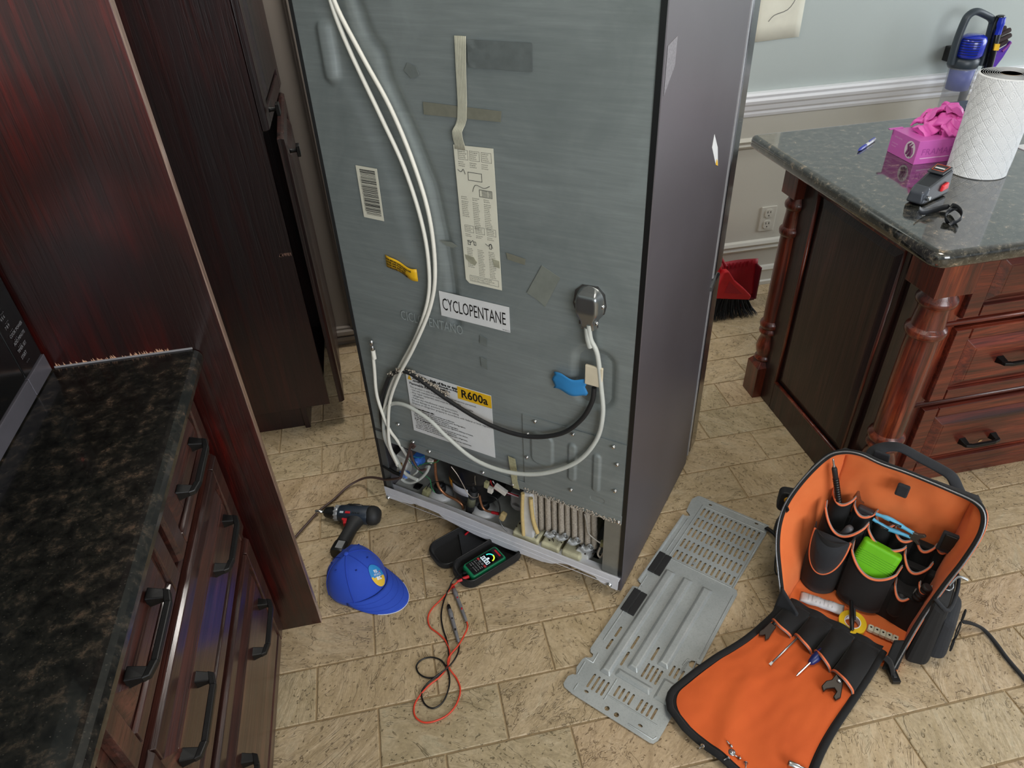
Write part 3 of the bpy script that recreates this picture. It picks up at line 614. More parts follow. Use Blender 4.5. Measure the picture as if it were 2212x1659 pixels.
CLR = [(-.113, .835), (-.108, .80), (-.092, .764), (-.080, .68), (-.073, .604), (-.087, .522), (-.136, .437), (-.226, .370), (-.323, .341), (-.424, .346), (-.509, .392), (-.565, .430), (-.641, .449), (-.700, .432), (-.735, .385), (-.752, .325), (-.752, .27), (-.738, .20), (-.71, .155), (-.66, .150)]
m = MB(); m.tube([(x, -.012 - .022*sin(pi*min(1, max(0, (x+.75)/.66))) + (.014 if z < .24 else 0), z) for x, z in CLR], .0056, 10, 6); m.build('clear_drain_tube', [CLEAR], fg, fix=False)
# grommet dome
def dome(a, b):
    z = .822 + .100*b; hw = .0335*(1 - max(0, (b-.62)/.38)**2.2)**.5 if b > .62 else (.0195 + .014*sstep(.15, .45, b)); x = -.1175 + hw*(2*a-1)
    bl = sstep(.0, .35, 1-abs(2*a-1)) * (1 if b < .62 else sstep(0, .5, 1-(b-.62)/.38)) * (.55 + .45*sstep(0, .5, b)); return (x, -.002 - .024*bl, z)
m = MB(); m.grid(dome, 20, 20); DM = mat('#8d9192', .25, .85, .05); m.prism([(-.156, .873), (-.151, .905), (-.135, .921), (-.1, .923), (-.084, .908), (-.0795, .88), (-.083, .862), (-.0965, .85), (-.0965, .825), (-.141, .825), (-.141, .850), (-.152, .860)], -.003, -.0012, 'y'); cap_ = m.build('cable_cowl', [DM], fg, fix=False)
for x, z in ((-.146, .879), (-.0875, .879), (-.137, .842), (-.100, .836)): o = bpy.data.objects.new('screw', SCM); C.objects.link(o); o.parent = cap_; o.location = (x, -.0035, z)
MB().tube([(-.1175, -.012, .826), (-.1135, -.014, .80), (-.108, -.013, .78)], .0075, 10, 3).build('clear_sleeve', [CLEAR], fg, fix=False)
# lettering and stickers
def sheet(name, pts, m_, par=fg, y=-.0022, th=.0008):
    v = [(x, y, z) for x, z in pts]; v2 = [(x, y-th, z) for x, z in pts]; n = len(v)
    return MB().add(v + v2, [tuple(range(n)), tuple(range(n, 2*n))[::-1]] + [(k, (k+1) % n, n+(k+1) % n, n+k) for k in range(n)]).build(name, [m_], par)
def put(mb, s, x, z, size, y=-.0034, sx=1, bold=0, align='LEFT', rot=0):
    c, d = cos(rot), sin(rot); write(mb, s, lambda a, b: (x + a*c - b*d, y, z + a*d + b*c), size, align, sx, bold)
s_ = sheet('refrigerant_label', [(-.645, .556), (-.3785, .5545), (-.3785, .346), (-.647, .346)], PAPERW)
m = MB()
L_ = [('DANGER – Risk of fire or explosion.', .612-.072, .0115, .0006), ('AVERTISSEMENT - Risque d\'incendie ou d\'explosion.', .5325, .0076, .0004), ('ADVERTENCIA - Riesgo de explosión.', .5240, .0076, .0004)]
for s, z, q, b in L_: put(m, s, -.624, z, q, bold=b)
put(m, 'Flammable Refrigerant Used.', -.637, .5120, .0108, bold=.0003)
for k, s in enumerate(('This product is only to be repaired by trained service personnel.', '- Use only manufacturer-authorized service parts.', '- Any repair equipment used must be designed for flammable', '  refrigerants.', '- Follow any manufacturer repair instructions.', 'Do not damage or puncture refrigerant tubing.', 'Dispose of refrigerator properly in accordance with federal or local regulations.')): put(m, s, -.637, .5005 - .0092*k, .0088, sx=.92)
for k, s in enumerate(('Réfrigérant inflammable utilisé.', '- Utiliser seulement les pièces autorisées par le fabricant.', '- Tout équipement de réparation doit être conçu pour des frigorigènes.', '- Respecter toutes les instructions de réparation.', 'Éviter d\'endommager ou de perforer les tubes de frigorigène.', 'Le réfrigérateur doit être jeté conformément aux règlements fédéraux et locaux.', 'Se usó un refrigerante inflamable.', '- Este producto debe ser reparado solo por personal del servicio técnico.', '- Use solo piezas de servicio autorizadas por el fabricante.', '- Cualquier equipo de reparación debe estar diseñado para refrigerantes.', 'No dañe ni perfore la tubería del refrigerante.', 'Deseche el refrigerador de forma adecuada, cumpliendo con las regulaciones.')): put(m, s, -.637, .4290 - .0064*k, .0062, sx=.95, bold=.0001 if k not in (0, 6) else .0004)
m.build('lettering', [INK], s_, fix=False)
MB().add([(-.641, -.0034, .527), (-.627, -.0034, .527), (-.634, -.0034, .543)], [(0, 1, 2)]).build('warning_triangle', [YEL], s_, fix=False)
y_ = sheet('yellow_band', [(-.480, .553), (-.3785, .553), (-.3785, .5135), (-.481, .5135)], YEL, s_, -.0032, .0004)
m = MB(); put(m, 'R600a', -.470, .5215, .0355, y=-.0040, bold=.0008, sx=.90); m.build('refrigerant_lettering', [INK], y_, fix=False)
s_ = sheet('gas_label', [(-.505, .824), (-.314, .824), (-.314, .757), (-.505, .757)], PAPERW)
m = MB(); write(m, 'CYCLOPENTANE', lambda a, b: (-.498 + a, -.0034, .7745 + b), .05, fit=(.174, .033)); put(m, 'W10513-2', -.334, .7595, .0045); m.build('lettering', [INK], s_, fix=False)
m = MB(); write(m, 'CICLOPENTANO', lambda a, b: (-.632 + a, -.0022, .715 + b - .0*a), .05, fit=(.185, .026)); m.build('ghost_lettering', [mat('#9fa9aa', .4, .1, 0)], fg, fix=False)
s_ = sheet('instruction_sheet', [(-.427, 1.176), (-.333, 1.178), (-.330, .864), (-.415, .864), (-.424, .872), (-.4245, .97)], PAPER, y=-.0030)
m = MB()
def frame_(mb, x0, x1, z0, z1, w=.0006, y=-.0042):
    for a in ((x0, x1, z0, z0+w), (x0, x1, z1-w, z1), (x0, x0+w, z0, z1), (x1-w, x1, z0, z1)): mb.add([(a[0], y, a[2]), (a[1], y, a[2]), (a[1], y, a[3]), (a[0], y, a[3])], [(0, 1, 2, 3)])
cols = (-.418, -.3905, -.3625); random.seed(2)
bl = ['INSTALLING THE WATER LINE', 'INSTALLATION DE LA CONDUITE D\'EAU', 'INSTALACIÓN DE LA TUBERÍA DE AGUA']
def block(x, z, n, wd=.024, lh=.0041, sz=.0036):
    for k in range(n):
        ws = ''
        while len(ws) < 15: ws += random.choice(['use', 'the', 'water', 'valve', 'line', 'open', 'turn', 'nut', 'de', 'eau', 'la', 'tubo', 'con', 'agua']) + ' '
        put(m, ws, x, z - lh*k, sz, y=-.0042, sx=.62)
for i, x in enumerate(cols):
    frame_(m, x+.001, x+.0245, 1.148, 1.168); block(x+.003, 1.1635, 4); block(x, 1.142, 3)
    block(x, 1.068, 2); block(x, 1.058, (9, 15, 14)[i])
    frame_(m, x+.003, x+.0255, .990, 1.006); block(x+.005, 1.0015, 3); block(x+.003, .984, 2)
    block(x+.004, .951, (12, 16, 16)[i])
for cx, cz in ((-.413, 1.122), (-.403, .966), (-.357, .966)): m.tube([(cx-.008, -.0042, cz+.004), (cx, -.0042, cz), (cx+.006, -.0042, cz+.006), (cx+.01, -.0042, cz-.004)], .0007, 4, 3)
for x0, x1, z0, z1_ in ((-.397, -.363, 1.106, 1.124), (-.372, -.341, 1.074, 1.090), (-.410, -.403, .960, .971), (-.395, -.389, .961, .970), (-.356, -.350, .959, .971)): frame_(m, x0, x1, z0, z1_, .0012)
for k in range(5): frame_(m, -.366, -.352, 1.0765+k*.0026, 1.0777+k*.0026, .0005); frame_(m, -.350, -.343, 1.0765+k*.0026, 1.0777+k*.0026, .0005)
m.tube([(-.388, -.0042, 1.083), (-.380, -.0042, 1.098), (-.360, -.0042, 1.094), (-.346, -.0042, 1.100)], .0006, 4, 4)
frame_(m, -.412, -.337, .871, .886); 
for k, s in enumerate(('To avoid damage, do not bend the tubing', 'Pour éviter les dommages, ne pas plier le tube', 'Para evitar daños, no doble la tubería')): put(m, s, -.409, .8815-.0042*k, .0036, y=-.0042, sx=.9)
m.build('lettering', [mat('#4a4a48', .7, 0, 0)], s_, fix=False)
GL = mat('#a3a28e', .5, 0, .2, 60, .2, 120)
sheet('glue_patch', [(-.420, .935), (-.398, .932), (-.390, .921), (-.396, .912), (-.406, .915), (-.418, .924)], GL, s_, -.0040); sheet('glue_patch', [(-.350, .938), (-.332, .935), (-.332, .918), (-.345, .920)], GL, s_, -.0040)
s_ = sheet('barcode_label', [(-.698, 1.100), (-.638, 1.099), (-.640, .976), (-.6985, .977)], PAPER)
m = MB(); z = 1.093; random.seed(12)
while z > .986:
    h = random.choice((.0006, .0006, .0012, .0018)); m.add([(-.688, -.0034, z), (-.6445, -.0034, z), (-.6445, -.0034, z-h), (-.688, -.0034, z-h)], [(0, 1, 2, 3)]); z -= h + random.choice((.0007, .0012, .0006, .0018))
write(m, '(10)6147842170(1)AWF78420061', lambda a, b: (-.6915 + b, -.0034, 1.075 - a), .0052, fit=(.082, .0030)); m.build('lettering', [INK], s_, fix=False)
m = MB(); m.grid(lambda a, b: (-.652 + .091*a, -.004 - .007*sin(pi*a)*(.4+.6*b) - .003*sin(9*a), .858 + .032*b + (-.019*a + .004*sin(6*a))), 12, 3); yl = m.build('torn_warning_label', [YEL], fg, solid=.0006)
m = MB()
for k, s in enumerate(('STOP: BEFORE INSTALLING THE', 'WATER LINE FLUSH THE', 'HOUSE LINE AND RUN', '2.5 GALLONS TO SYSTEM')):
    write(m, s, lambda a, b, k=k: (-.646 + a, -.0062 - .007*sin(pi*(a+.006)/.091)*(.4+.6*(1-k/4)) - .003*sin(9*(a+.006)/.091), .8815 - .0072*k + b - .019*(a+.006)/.091 + .004*sin(6*(a+.006)/.091)), .0062, sx=.82, bold=.0003)
m.build('lettering', [INK], yl, fix=False)
MARKL = mat('#747b79', .5, .1, .1)
TAPE_C = mat('#b9b8a6', .35, 0, .12, 60, .3, 160); TAPE_D = mat('#6d7474', .3, .15, .12, 40, .4, 60); TAPE_B = mat('#7d7d70', .4, .05, .12, 60)
m = MB(); P = [(-.391, 1.3785), (-.3945, 1.32), (-.397, 1.26), (-.401, 1.228), (-.411, 1.205), (-.411, 1.168)]
m.grid(lambda a, b: tuple((lambda q, i: (P[i][0]+(P[i+1][0]-P[i][0])*q + (-.0125+.025*a)*(1-.15*sin(pi*b)), -.0042 - (.006*sin(pi*(b-.7)/.25) if .7 < b < .95 else 0) - .0003*cos(a*40), P[i][1]+(P[i+1][1]-P[i][1])*q))(b*5-min(int(b*5), 4), min(int(b*5), 4))), 24, 20)
m.build('strapping_tape', [TAPE_C], fg, solid=.0005)
m = MB(); m.grid(lambda a, b: (-.378 + .135*a, -.0030 - .0022*abs(sin(11*a+5*b+3*noise.noise(Vector((a*4, b*4, 0)))))**3*max(0, 1-1.6*a), 1.325 + .048*b + .003*a*0), 20, 8); m.build('clear_packing_tape', [TAPE_D], fg, fix=False)
sheet('brown_tape', [(-.492, 1.2535), (-.311, 1.251), (-.3135, 1.231), (-.493, 1.229)], TAPE_B); sheet('grey_tape', [(-.229, .945), (-.186, .925), (-.222, .847), (-.245, .862), (-.267, .872)], mat('#828780', .4, .1, .1)); sheet('tape_scrap', [(-.315, .958), (-.268, .952), (-.270, .938), (-.312, .943)], TAPE_B); sheet('tape_scrap', [(-.402, .665), (-.384, .662), (-.384, .632), (-.401, .638)], MARKL); sheet('tape_scrap', [(-.398, .728), (-.378, .722), (-.380, .700), (-.400, .706)], MARKL)
sheet('tape_scrap', [(-.520, 1.325), (-.500, 1.318), (-.494, 1.303), (-.515, 1.296), (-.53, 1.31)], MARKL); sheet('glue_patch', [(-.485, .955), (-.455, .957), (-.44, .95), (-.452, .944), (-.47, .946)], mat('#7c817a', .6))
m = MB(); m.grid(lambda a, b: (-.200 + .084*a + .004*sin(9*b), -.010 - .006*sin(pi*a) , .640 + .046*b + .004*sin(8*a) + .0*a), 12, 6); m.build('blue_masking_tape', [mat('#2f86c6', .6, 0, .05)], fg, solid=.0006)
m = MB(); m.box(-.119, -.077, -.016, -.009, .680, .732); m.build('adhesive_pad', [mat('#d8cdb4', .8, 0, .06)], fg, bevel=.002)
sheet('frayed_tape', [(-.3355, .372), (-.3145, .370), (-.3105, .33), (-.311, .295), (-.305, .262), (-.325, .262), (-.329, .30), (-.332, .335)], mat('#aaa684', .8, 0, .2, 200, .5, 400), y=-.0065, th=.001)
# side stickers
def on_side(name, pts, m_): v = [(.0008, y, z) for y, z in pts]; return MB().add(v + [(.0002, y, z) for y, z in pts], [tuple(range(len(v)))] + [(k, (k+1) % len(v), len(v)+(k+1) % len(v), len(v)+k) for k in range(len(v))]).build(name, [m_], fg)
s_ = on_side('care_sticker', [(.402, 1.132), (.448, 1.090), (.474, 1.040), (.452, 1.048), (.396, 1.104)], PAPERW)
MB().add([(.0012, .452, 1.062), (.0012, .462, 1.055), (.0012, .472, 1.040), (.0012, .448, 1.050)], [(0, 1, 2, 3)]).build('yellow_corner', [YEL], s_, fix=False)
on_side('tape_residue', [(.012, 1.378), (.060, 1.385), (.060, 1.34), (.012, 1.30)], mat('#77757a', .5, 0, .35, 260))

# --- inside the bay
cm = MB(); c0 = fb(998, 1050, .03); c0 = Vector((c0.x, .118, .0)); R_ = .088
cm.lathe([(0, .250), (R_*.55, .244), (R_*.86, .225), (R_*.97, .200), (R_, .172), (R_*1.035, .166), (R_*1.035, .156), (R_, .150), (R_, .10), (R_*.92, .070), (R_*.7, .055)], 40, (c0.x, c0.y, 0))
comp = cm.build('compressor', [mat('#17181a', .33, .3, .3, 14)], fg)
def on_comp(a0, a1, z0, z1_, m_, nm): return MB().grid(lambda a, b: (c0.x + (R_+.0015)*sin(radians(a0+(a1-a0)*a)), c0.y - (R_+.0015)*cos(radians(a0+(a1-a0)*a)), z0+(z1_-z0)*b), 8, 1).build(nm, [m_], comp, solid=.0006)
on_comp(-44, -29, .118, .147, mat('#d98f1f', .5), 'warning_sticker'); on_comp(-28, 12, .112, .142, mat('#c4c6cf', .5), 'rating_sticker')
for cx, cy in [(q.x, .064) for q in (fb(953, 1074, .064), fb(1046, 1112, .064))]:
    m = MB(); m.lathe([(.042, .036), (.039, .046), (.028, .053), (.014, .056)], 24, (cx, cy, 0)); m.build('mount_cup', [mat('#d2d3d4', .35)], fg)
    m = MB()
    for k in range(4): m.lathe([(.016, .054+.006*k), (.019, .057+.006*k), (.016, .060+.006*k)], 18, (cx, cy, 0))
    m.lathe([(.012, .052), (.010, .084), (.006, .086)], 16, (cx, cy, 0)); m.build('rubber_mount', [BLK_M], fg)
a, b = z1((1500, 870), (1430, 1240), y=.04); m = MB(); m.tube([a, b], .0130, 18); m.k = 1; m.tube([a + (b-a)*.30, a + (b-a)*.62], .0134, 18); m.k = 0; m.tube([a + Vector((0, 0, .03)), a], [.004, .009], 10); m.build('filter_drier', [BLK_M, mat('#5b5c48', .6)], fg)
m = MB(); m.tube(z1((885, 405), (888, 520), (900, 660), (950, 830), (1060, 950), (1220, 1030), (1315, 1110), (1330, 1190), (1290, 1225), (1200, 1215), (1080, 1150), (930, 1075), (820, 1010), (775, 960), y=.045), .0045, 10, 5); m.build('copper_pipe', [COPPER], fg, fix=False)
m = MB(); m.tube(z1((1590, 960), (1625, 1110), (1680, 1190), (1780, 1225), (1900, 1250), (1960, 1275), y=.04), .0036, 10, 5); m.k = 1; m.tube(z1((1790, 1228), (1900, 1252), y=.038), .0046, 10); m.build('copper_pipe', [COPPER, RED], fg, fix=False)
for (px, py), s in (((745, 915), .019), ((1965, 1290), .015)):
    p = z1((px, py), y=.035)[0]; m = MB(); m.box(-s*.62, s*.62, -s*.6, s*.6, -s, s); m.build('foam_sleeve', [FOAM if px > 1000 else FOAMD], fg, FR @ T(*p) @ Matrix.Rotation(.3, 4, 'Y'), bevel=.005, seg=3)
def wire(pts, r, m_, y=.03, f=z1, nm='wire', n=4, **k): return MB().tube(f(*pts, y=y), r, 6, n, **k).build(nm, [m_], fg, fix=False)
GRN = mat('#1c8a4c', .5); BROWN = mat('#4d3b37', .45, 0, .1)
wire(((1140, 500), (1240, 630), (1330, 790), (1400, 920), (1480, 990), (1560, 985), (1575, 930)), .0013, mat('#c9beb0', .3, .7), .02)
wire(((1740, 950), (1850, 1000), (1905, 1110), (1918, 1230), (1920, 1380), (1990, 1475)), .0022, BLK, .03)
wire(((130, 560), (160, 640), (250, 750), (350, 830), (500, 900), (620, 900), (690, 820), (735, 735)), .0017, mat('#8b8c8d', .35, .6), .01, z2f)
wire(((385, 240), (430, 330), (500, 440), (600, 545), (720, 640), (805, 710), (825, 830), (880, 910)), .0011, GRN, .012); wire(((545, 340), (620, 358), (715, 338)), .0011, mat('#1f9aa0', .5), .01); wire(((600, 500), (680, 465), (780, 440), (870, 440), (940, 400), (930, 320)), .0011, GRN, .0)
wire(((1770, 720), (1790, 790), (1900, 880), (2060, 920), (2215, 975)), .0016, RED, .03); wire(((1800, 730), (1850, 790), (1960, 880), (2070, 935), (2215, 990)), .0014, mat('#d8d0d8', .5), .028); wire(((1750, 730), (1760, 800), (1880, 890), (2040, 950), (2210, 960)), .0014, mat('#5a2030', .5), .032)
wire(((745, 860), (790, 780), (870, 745), (960, 740), (1020, 735)), .0014, BLK, .03); wire(((1525, 640), (1520, 700), (1530, 790)), .0016, CHROME, .03)
m = MB()
for (px, py), (w_, h_) in (((1930, 865), (.020, .008)), ((1705, 785), (.006, .011)), ((1768, 870), (.0075, .010)), ((810, 410), (.008, .005)), ((757, 530), (.0055, .0065))):
    p = z1((px, py), y=.022)[0]; mm = MB().box(-w_, w_, -.006, .006, -h_, h_); mm.build('plug_connector', [mat('#d8d4cc', .45) if px != 1705 else mat('#a7a57c', .45)], fg, FR @ T(*p) @ Matrix.Rotation(.42 if px > 1900 else .12, 4, 'Y'), bevel=.0012)
# water valve
p = z1((370, 430), y=.03)[0]; vr = FR @ T(*p)
v_ = MB().box(-.021, .021, -.010, .028, -.024, .030).box(-.010, .024, -.016, .02, -.042, -.018).build('water_valve', [mat('#cfcfca', .45, 0, .1)], fg, vr @ Matrix.Rotation(.25, 4, 'Y'), bevel=.003)
MB().lathe([(.011, -.022), (.013, -.018), (.013, .012)], 18, (0, 0, 0), 'y').box(-.015, .015, -.008, .014, -.014, .014).build('valve_coil', [mat('#3f72c8', .4)], v_, FR @ T(*z1((620, 385), y=.03)[0]), bevel=.0015)
MB().box(-.017, .013, -.010, .012, -.007, .008).build('valve_mount', [mat('#6d92dc', .4)], v_, FR @ T(*z1((400, 625), y=.012)[0]), bevel=.002)
MB().tube([(0, 0, .012), (0, 0, -.012)], .004, 10).build('brass_fitting', [mat('#b08a4a', .35, .7)], v_, FR @ T(*z1((348, 495), y=.01)[0]))
m = MB(); m.tube(z1((350, 700), (420, 745), (520, 755), (640, 700), (740, 600), (790, 500), y=.005), .0046, 10, 4); m.tube(z1((400, 690), (500, 650), (580, 600), (610, 560), y=.01), .0035, 8, 4); m.build('looped_tube', [CLEAR], fg, fix=False)
m = MB(); m.tube(z1((60, 490), (130, 530), (230, 590), (330, 630), y=.0), .0060, 10, 3); m.build('black_conduit', [BLK], fg, fix=False)
m = MB(); m.tube(z1((520, 205), (560, 165), (500, 150), (470, 260), (430, 400), (380, 530), (350, 640), (330, 680), y=-.012), .0045, 10, 4, flat=.55, up=(0, 1, 0)); m.tube(z1((500, 240), (520, 360), (570, 470), (640, 555), (735, 545), y=.0), .0038, 10, 4); m.build('power_lead', [BROWN], fg, fix=False)
# power cord runs out over the floor
wp = [FR @ q for q in z1((330, 680), (250, 695), y=-.014)] + [at_z(px, py, z) for px, py, z in ((833, 1036, .10), (822, 1034, .09), (800, 1031, .055), (778, 1036, .022), (750, 1052, .008), (722, 1078, .007), (690, 1103, .007), (662, 1133, .007), (640, 1158, .007), (615, 1190, .007))]
MB().tube([FRI @ q for q in wp], .0050, 10, 5, flat=.7).build('power_cord', [BROWN], fg, fix=False)
# fan shroud, duct and condenser
Q = z2f((455, 165), (600, 200), (640, 850), (520, 872), (462, 830), y=.006)
m = MB(); m.prism([(p.x, p.z) for p in Q], .006, .20, 'y'); m.build('fan_shroud', [mat('#d6d7d6', .4)], fg, bevel=.004)
m = MB(); m.tube(z2f((478, 175), (470, 500), (490, 800), y=.002), .0052, 10, 4); m.tube(z2f((600, 250), (610, 400), (640, 600), (700, 770), y=.002), .0060, 10, 4); m.build('foam_seal', [mat('#cdb57c', .8, 0, .12, 90, .3, 160)], fg, fix=False)
p = z2f((380, 370), y=.05)[0]; MB().lathe([(.018, 0), (.024, .006), (.024, .10), (.018, .11)], 20, (0, 0, 0), 'y').box(-.018, .02, .0, .1, -.004, .05).build('fan_duct', [mat('#8f9194', .35)], fg, FR @ T(p.x, p.y, p.z), bevel=.006)
random.seed(9)
for k in range(10):
    a, b = z2f((655 + 98*k, 190 + 25*k), (668 + 98*k, 690 + 34*k), y=.03 + .004*(k % 2)); a.z = .262
    m = MB(); nn = 26; N_ = 30; ph = random.random()*9
    vs = []
    for j in range(N_+1):
        q = a + (b-a)*(j/N_); rr = .0080*(1 if 0 < j < N_ else .55)
        for i in range(nn):
            an = 2*pi*i/nn; e = 1 + .16*noise.noise(Vector((cos(an)*3+ph, sin(an)*3, j*.9))) + .10*random.random(); vs.append((q.x + rr*e*cos(an), q.y + rr*e*sin(an), q.z))
    m.add(vs, [(j*nn+i, j*nn+(i+1) % nn, (j+1)*nn+(i+1) % nn, (j+1)*nn+i) for j in range(N_) for i in range(nn)], True); m.add(vs[-nn:], [tuple(range(nn))])
    m.build('condenser_tube', [DUST], fg, fix=False)
for px, py in ((880, 790), (1045, 835), (1225, 900), (1420, 1000)):
    P = z2f((px-65, py-25), (px-20, py+5), (px+30, py+5), (px+70, py-18), y=.018); P = catmull(P, 5); m = MB(); N_ = len(P)
    for i in range(0, N_): 
        t = (P[min(i+1, N_-1)] - P[max(i-1, 0)]).normalized(); m.tube([P[i] + (t.orthogonal().normalized()*cos(q) + t.cross(t.orthogonal().normalized())*sin(q))*.0088 + t*(.0026*q/6.28) for q in [2*pi*j/10 for j in range(11)]], .0009, 4)
    m.tube(P, .0030, 8); m.build('spiral_fin_bend', [mat('#c9cdcf', .3, .5)], fg, fix=False)
p = z2f((1340, 1110), y=.02)[0]
m = MB(); m.hexa([(-.030, -.008, -.030), (.034, -.008, -.030), (.034, .05, -.030), (-.030, .05, -.030), (-.016, .0, .018), (.020, .0, .014), (.020, .05, .014), (-.016, .05, .018)]); m.build('white_bracket', [mat('#cbcbc8', .4, 0, .15, 60)], fg, FR @ T(*p) @ Matrix.Rotation(.2, 4, 'Y'), bevel=.003)
p = z2f((1675, 930), y=.02)[0]; MB().box(-.007, .007, -.006, .006, -.010, .010).build('foam_sleeve', [FOAMD], fg, FR @ T(*p), bevel=.003)
wire(((1400, 480), (1430, 600), (1455, 760), (1540, 850), (1640, 920)), .0022, mat('#a9a49b', .5, .2), .012, z2f); wire(((1640, 980), (1600, 1080), (1640, 1130), (1690, 1060)), .003, DUST, .015, z2f)
random.seed(31); m = MB()
for k in range(130):
    x = -.34 + .26*random.random(); m.ball((x, .01 + .1*random.random(), .075 + .006*random.random()), .001+.0022*random.random(), 5, 3)
o = m.build('grime', [mat('#3b2f24', .9)], fg, fix=False); o['kind'] = 'stuff'

# ------------------------------------------------------------------ cap
cp = thing('baseball_cap', 'royal blue baseball cap with a round blue and yellow badge, on the floor', 'cap', T(-.243, 1.343, 0) @ RZ(-40))
def crown(th, ph, g=0.0):   # th azimuth (0 = brim), ph elevation 0..1
    e = ph*pi/2; c = cos(e)**.72; s_ = sin(e)**.85
    r = 1 + .035*cos(3*th)*(1-ph)*.4 + .015*noise.noise(Vector((cos(th)*2, sin(th)*2, ph*2)))
    x = (.094+g)*c*cos(th)*r; y = (.080+g)*c*sin(th)*r; back = max(0, -cos(th))
    z = (.118+g)*s_ - .030*back*back*sin(e)**.9; x -= .018*sin(e); x += .012*back*sin(e*2)
    crease = math.exp(-((th % (2*pi) - 3.9)/.16)**2) * .010*(1-ph)*(ph*4 if ph < .25 else 1); x += crease; y += crease
    return (x, y, z + .002)
m = MB(); m.grid(lambda a, b: crown(2*pi*a, b), 72, 22); cr_ = m.build('crown', [BLUEF], cp, solid=.0018)
m = MB()
for k in range(6): m.tube([crown(radians(60*k), b/16, .0008) for b in range(0, 17)], .0011, 6)
m.build('seam', [mat('#1f43b6', .8)], cr_, fix=False)
m = MB(); m.lathe([(.0075, 0), (.0065, .003), (.003, .0048), (0, .005)], 14, crown(0, 1)); m.build('button', [BLUEF], cr_)
for k in range(6):
    q = crown(radians(60*k+30), .66, .0012); MB().lathe([(.0030, -.0006), (.0030, .0008), (.0014, .0008), (.0014, -.0006)], 10, q).build('eyelet', [mat('#1b3aa0', .7)], cr_, fix=False)
def brim(a, b, dz=0):
    th = radians(-76 + 152*a); q = crown(th, 0); L = .074*(cos(radians(-90+180*a)))**.42 if 0 < a < 1 else 0
    x = q[0] + L*b*.98; y = q[1]*(1 + .06*b*(1-b)); z = .016 - .014*b + .018*(1-(2*a-1)**2)*(1-.3*b) - .012*(1-(2*a-1)**2)*b
    z = max(.003, z*(1-.15*b)); return (x, y, z + dz)
m = MB(); m.grid(lambda a, b: brim(a, b), 30, 12); br = m.build('brim', [BLUEF], cp, solid=.003)
MB().tube([brim(a/40, 1, -.001) for a in range(7, 34)], .0012, 6).build('white_edging', [mat('#d8dbe6', .7)], br, fix=False)
for b in (.25, .5, .75): MB().tube([brim(.06+.88*a/30, b, .0003) for a in range(31)], .0005, 4).build('stitching', [mat('#274abf', .8)], br, fix=False)
def badge(x, y, g=.0022): return crown(.12 + x/.080, .36 + y/.105, g)
m = MB(); n_ = 32
def disc(mb, r, cond, g, k):
    mb.k = k; N = 14; vs = [badge(0, 0, g)]; fs = []
    for i in range(1, N+1):
        for j in range(n_): an = 2*pi*j/n_; vs.append(badge(r*i/N*cos(an), r*i/N*sin(an), g))
    for j in range(n_): 
        if cond((j+.5)*2*pi/n_, .5/N*r): fs.append((0, 1+j, 1+(j+1) % n_))
    for i in range(N-1):
        for j in range(n_):
            if cond((j+.5)*2*pi/n_, (i+1.5)/N*r): fs.append((1+i*n_+j, 1+i*n_+(j+1) % n_, 1+(i+1)*n_+(j+1) % n_, 1+(i+1)*n_+j))
    mb.add(vs, fs, True)
RB = .0225
disc(m, RB, lambda an, r: r*sin(an+.35) > -.004, .0022, 0); disc(m, RB, lambda an, r: r*sin(an+.35) <= -.004, .0022, 1)
bd = m.build('badge', [mat('#2b8bd0', .6), mat('#e6bf3d', .6)], cr_)
m = MB(); rt = lambda a, b: badge(a*cos(-.35)-b*sin(-.35), a*sin(-.35)+b*cos(-.35), .0030)
write(m, 'FIX', lambda a, b: rt(-.0065+a, .0045+b), .0085, bold=.0003); write(m, 'APPLIANCES', lambda a, b: rt(-.012+a, -.0012+b), .0052, fit=(.024, .0042))
m.box(0, 0, 0, 0, 0, 0); m.v = m.v[:-8]; m.f = m.f[:-6]; m.mi = m.mi[:-6]; m.sm = m.sm[:-6]
for x0, x1 in ((-.008, -.001), (0, .008)): m.add([rt(x0, -.0095), rt(x1, -.0095), rt(x1, -.003), rt(x0, -.003)], [(0, 1, 2, 3)])
m.k = 1; m.add([badge(.004+.0016*cos(q), -.006+.0016*sin(q)-.0015, .0036) for q in [2*pi*j/10 for j in range(10)]], [tuple(range(10))])
m.k = 2; m.add([rt(.0105, .003), rt(.0135, .0035), rt(.013, .006), rt(.010, .0055)], [(0, 1, 2, 3)])
m.build('badge_print', [mat('#e9edf2', .6), INK, mat('#d84a3a', .6)], bd, fix=False)

# ------------------------------------------------------------------ drill on its side
dr = thing('cordless_drill', 'dark blue and black cordless drill with a red trigger lying above the cap', 'drill', T(-.245, 1.588, .030) @ RZ(-19.5))
sup = lambda a, e: (abs(cos(a))**e*(1 if cos(a) >= 0 else -1), abs(sin(a))**e*(1 if sin(a) >= 0 else -1))
def loft(mb, rings, n=24):
    vs = []
    for (cx, cy, cz, ux, uy, ry, rz, e) in rings:
        for k in range(n): a, b = sup(2*pi*k/n, e); vs.append((cx + ux*ry*a, cy + uy*ry*a, cz + rz*b))
    N = len(rings); mb.add(vs, [(i*n+k, i*n+(k+1) % n, (i+1)*n+(k+1) % n, (i+1)*n+k) for i in range(N-1) for k in range(n)], True); mb.add(vs[:n], [tuple(range(n))[::-1]]); mb.add(vs[-n:], [tuple(range(n))])
m = MB(); loft(m, [(x, y, 0, 0, 1, a, b, .75) for x, y, a, b in ((-.048, .0, .020, .020), (-.044, 0, .025, .023), (-.02, 0, .027, .025), (.02, .001, .028, .026), (.045, .001, .029, .026), (.049, .001, .027, .025))]); m.build('motor_housing', [DKNAVY], dr, fix=False)
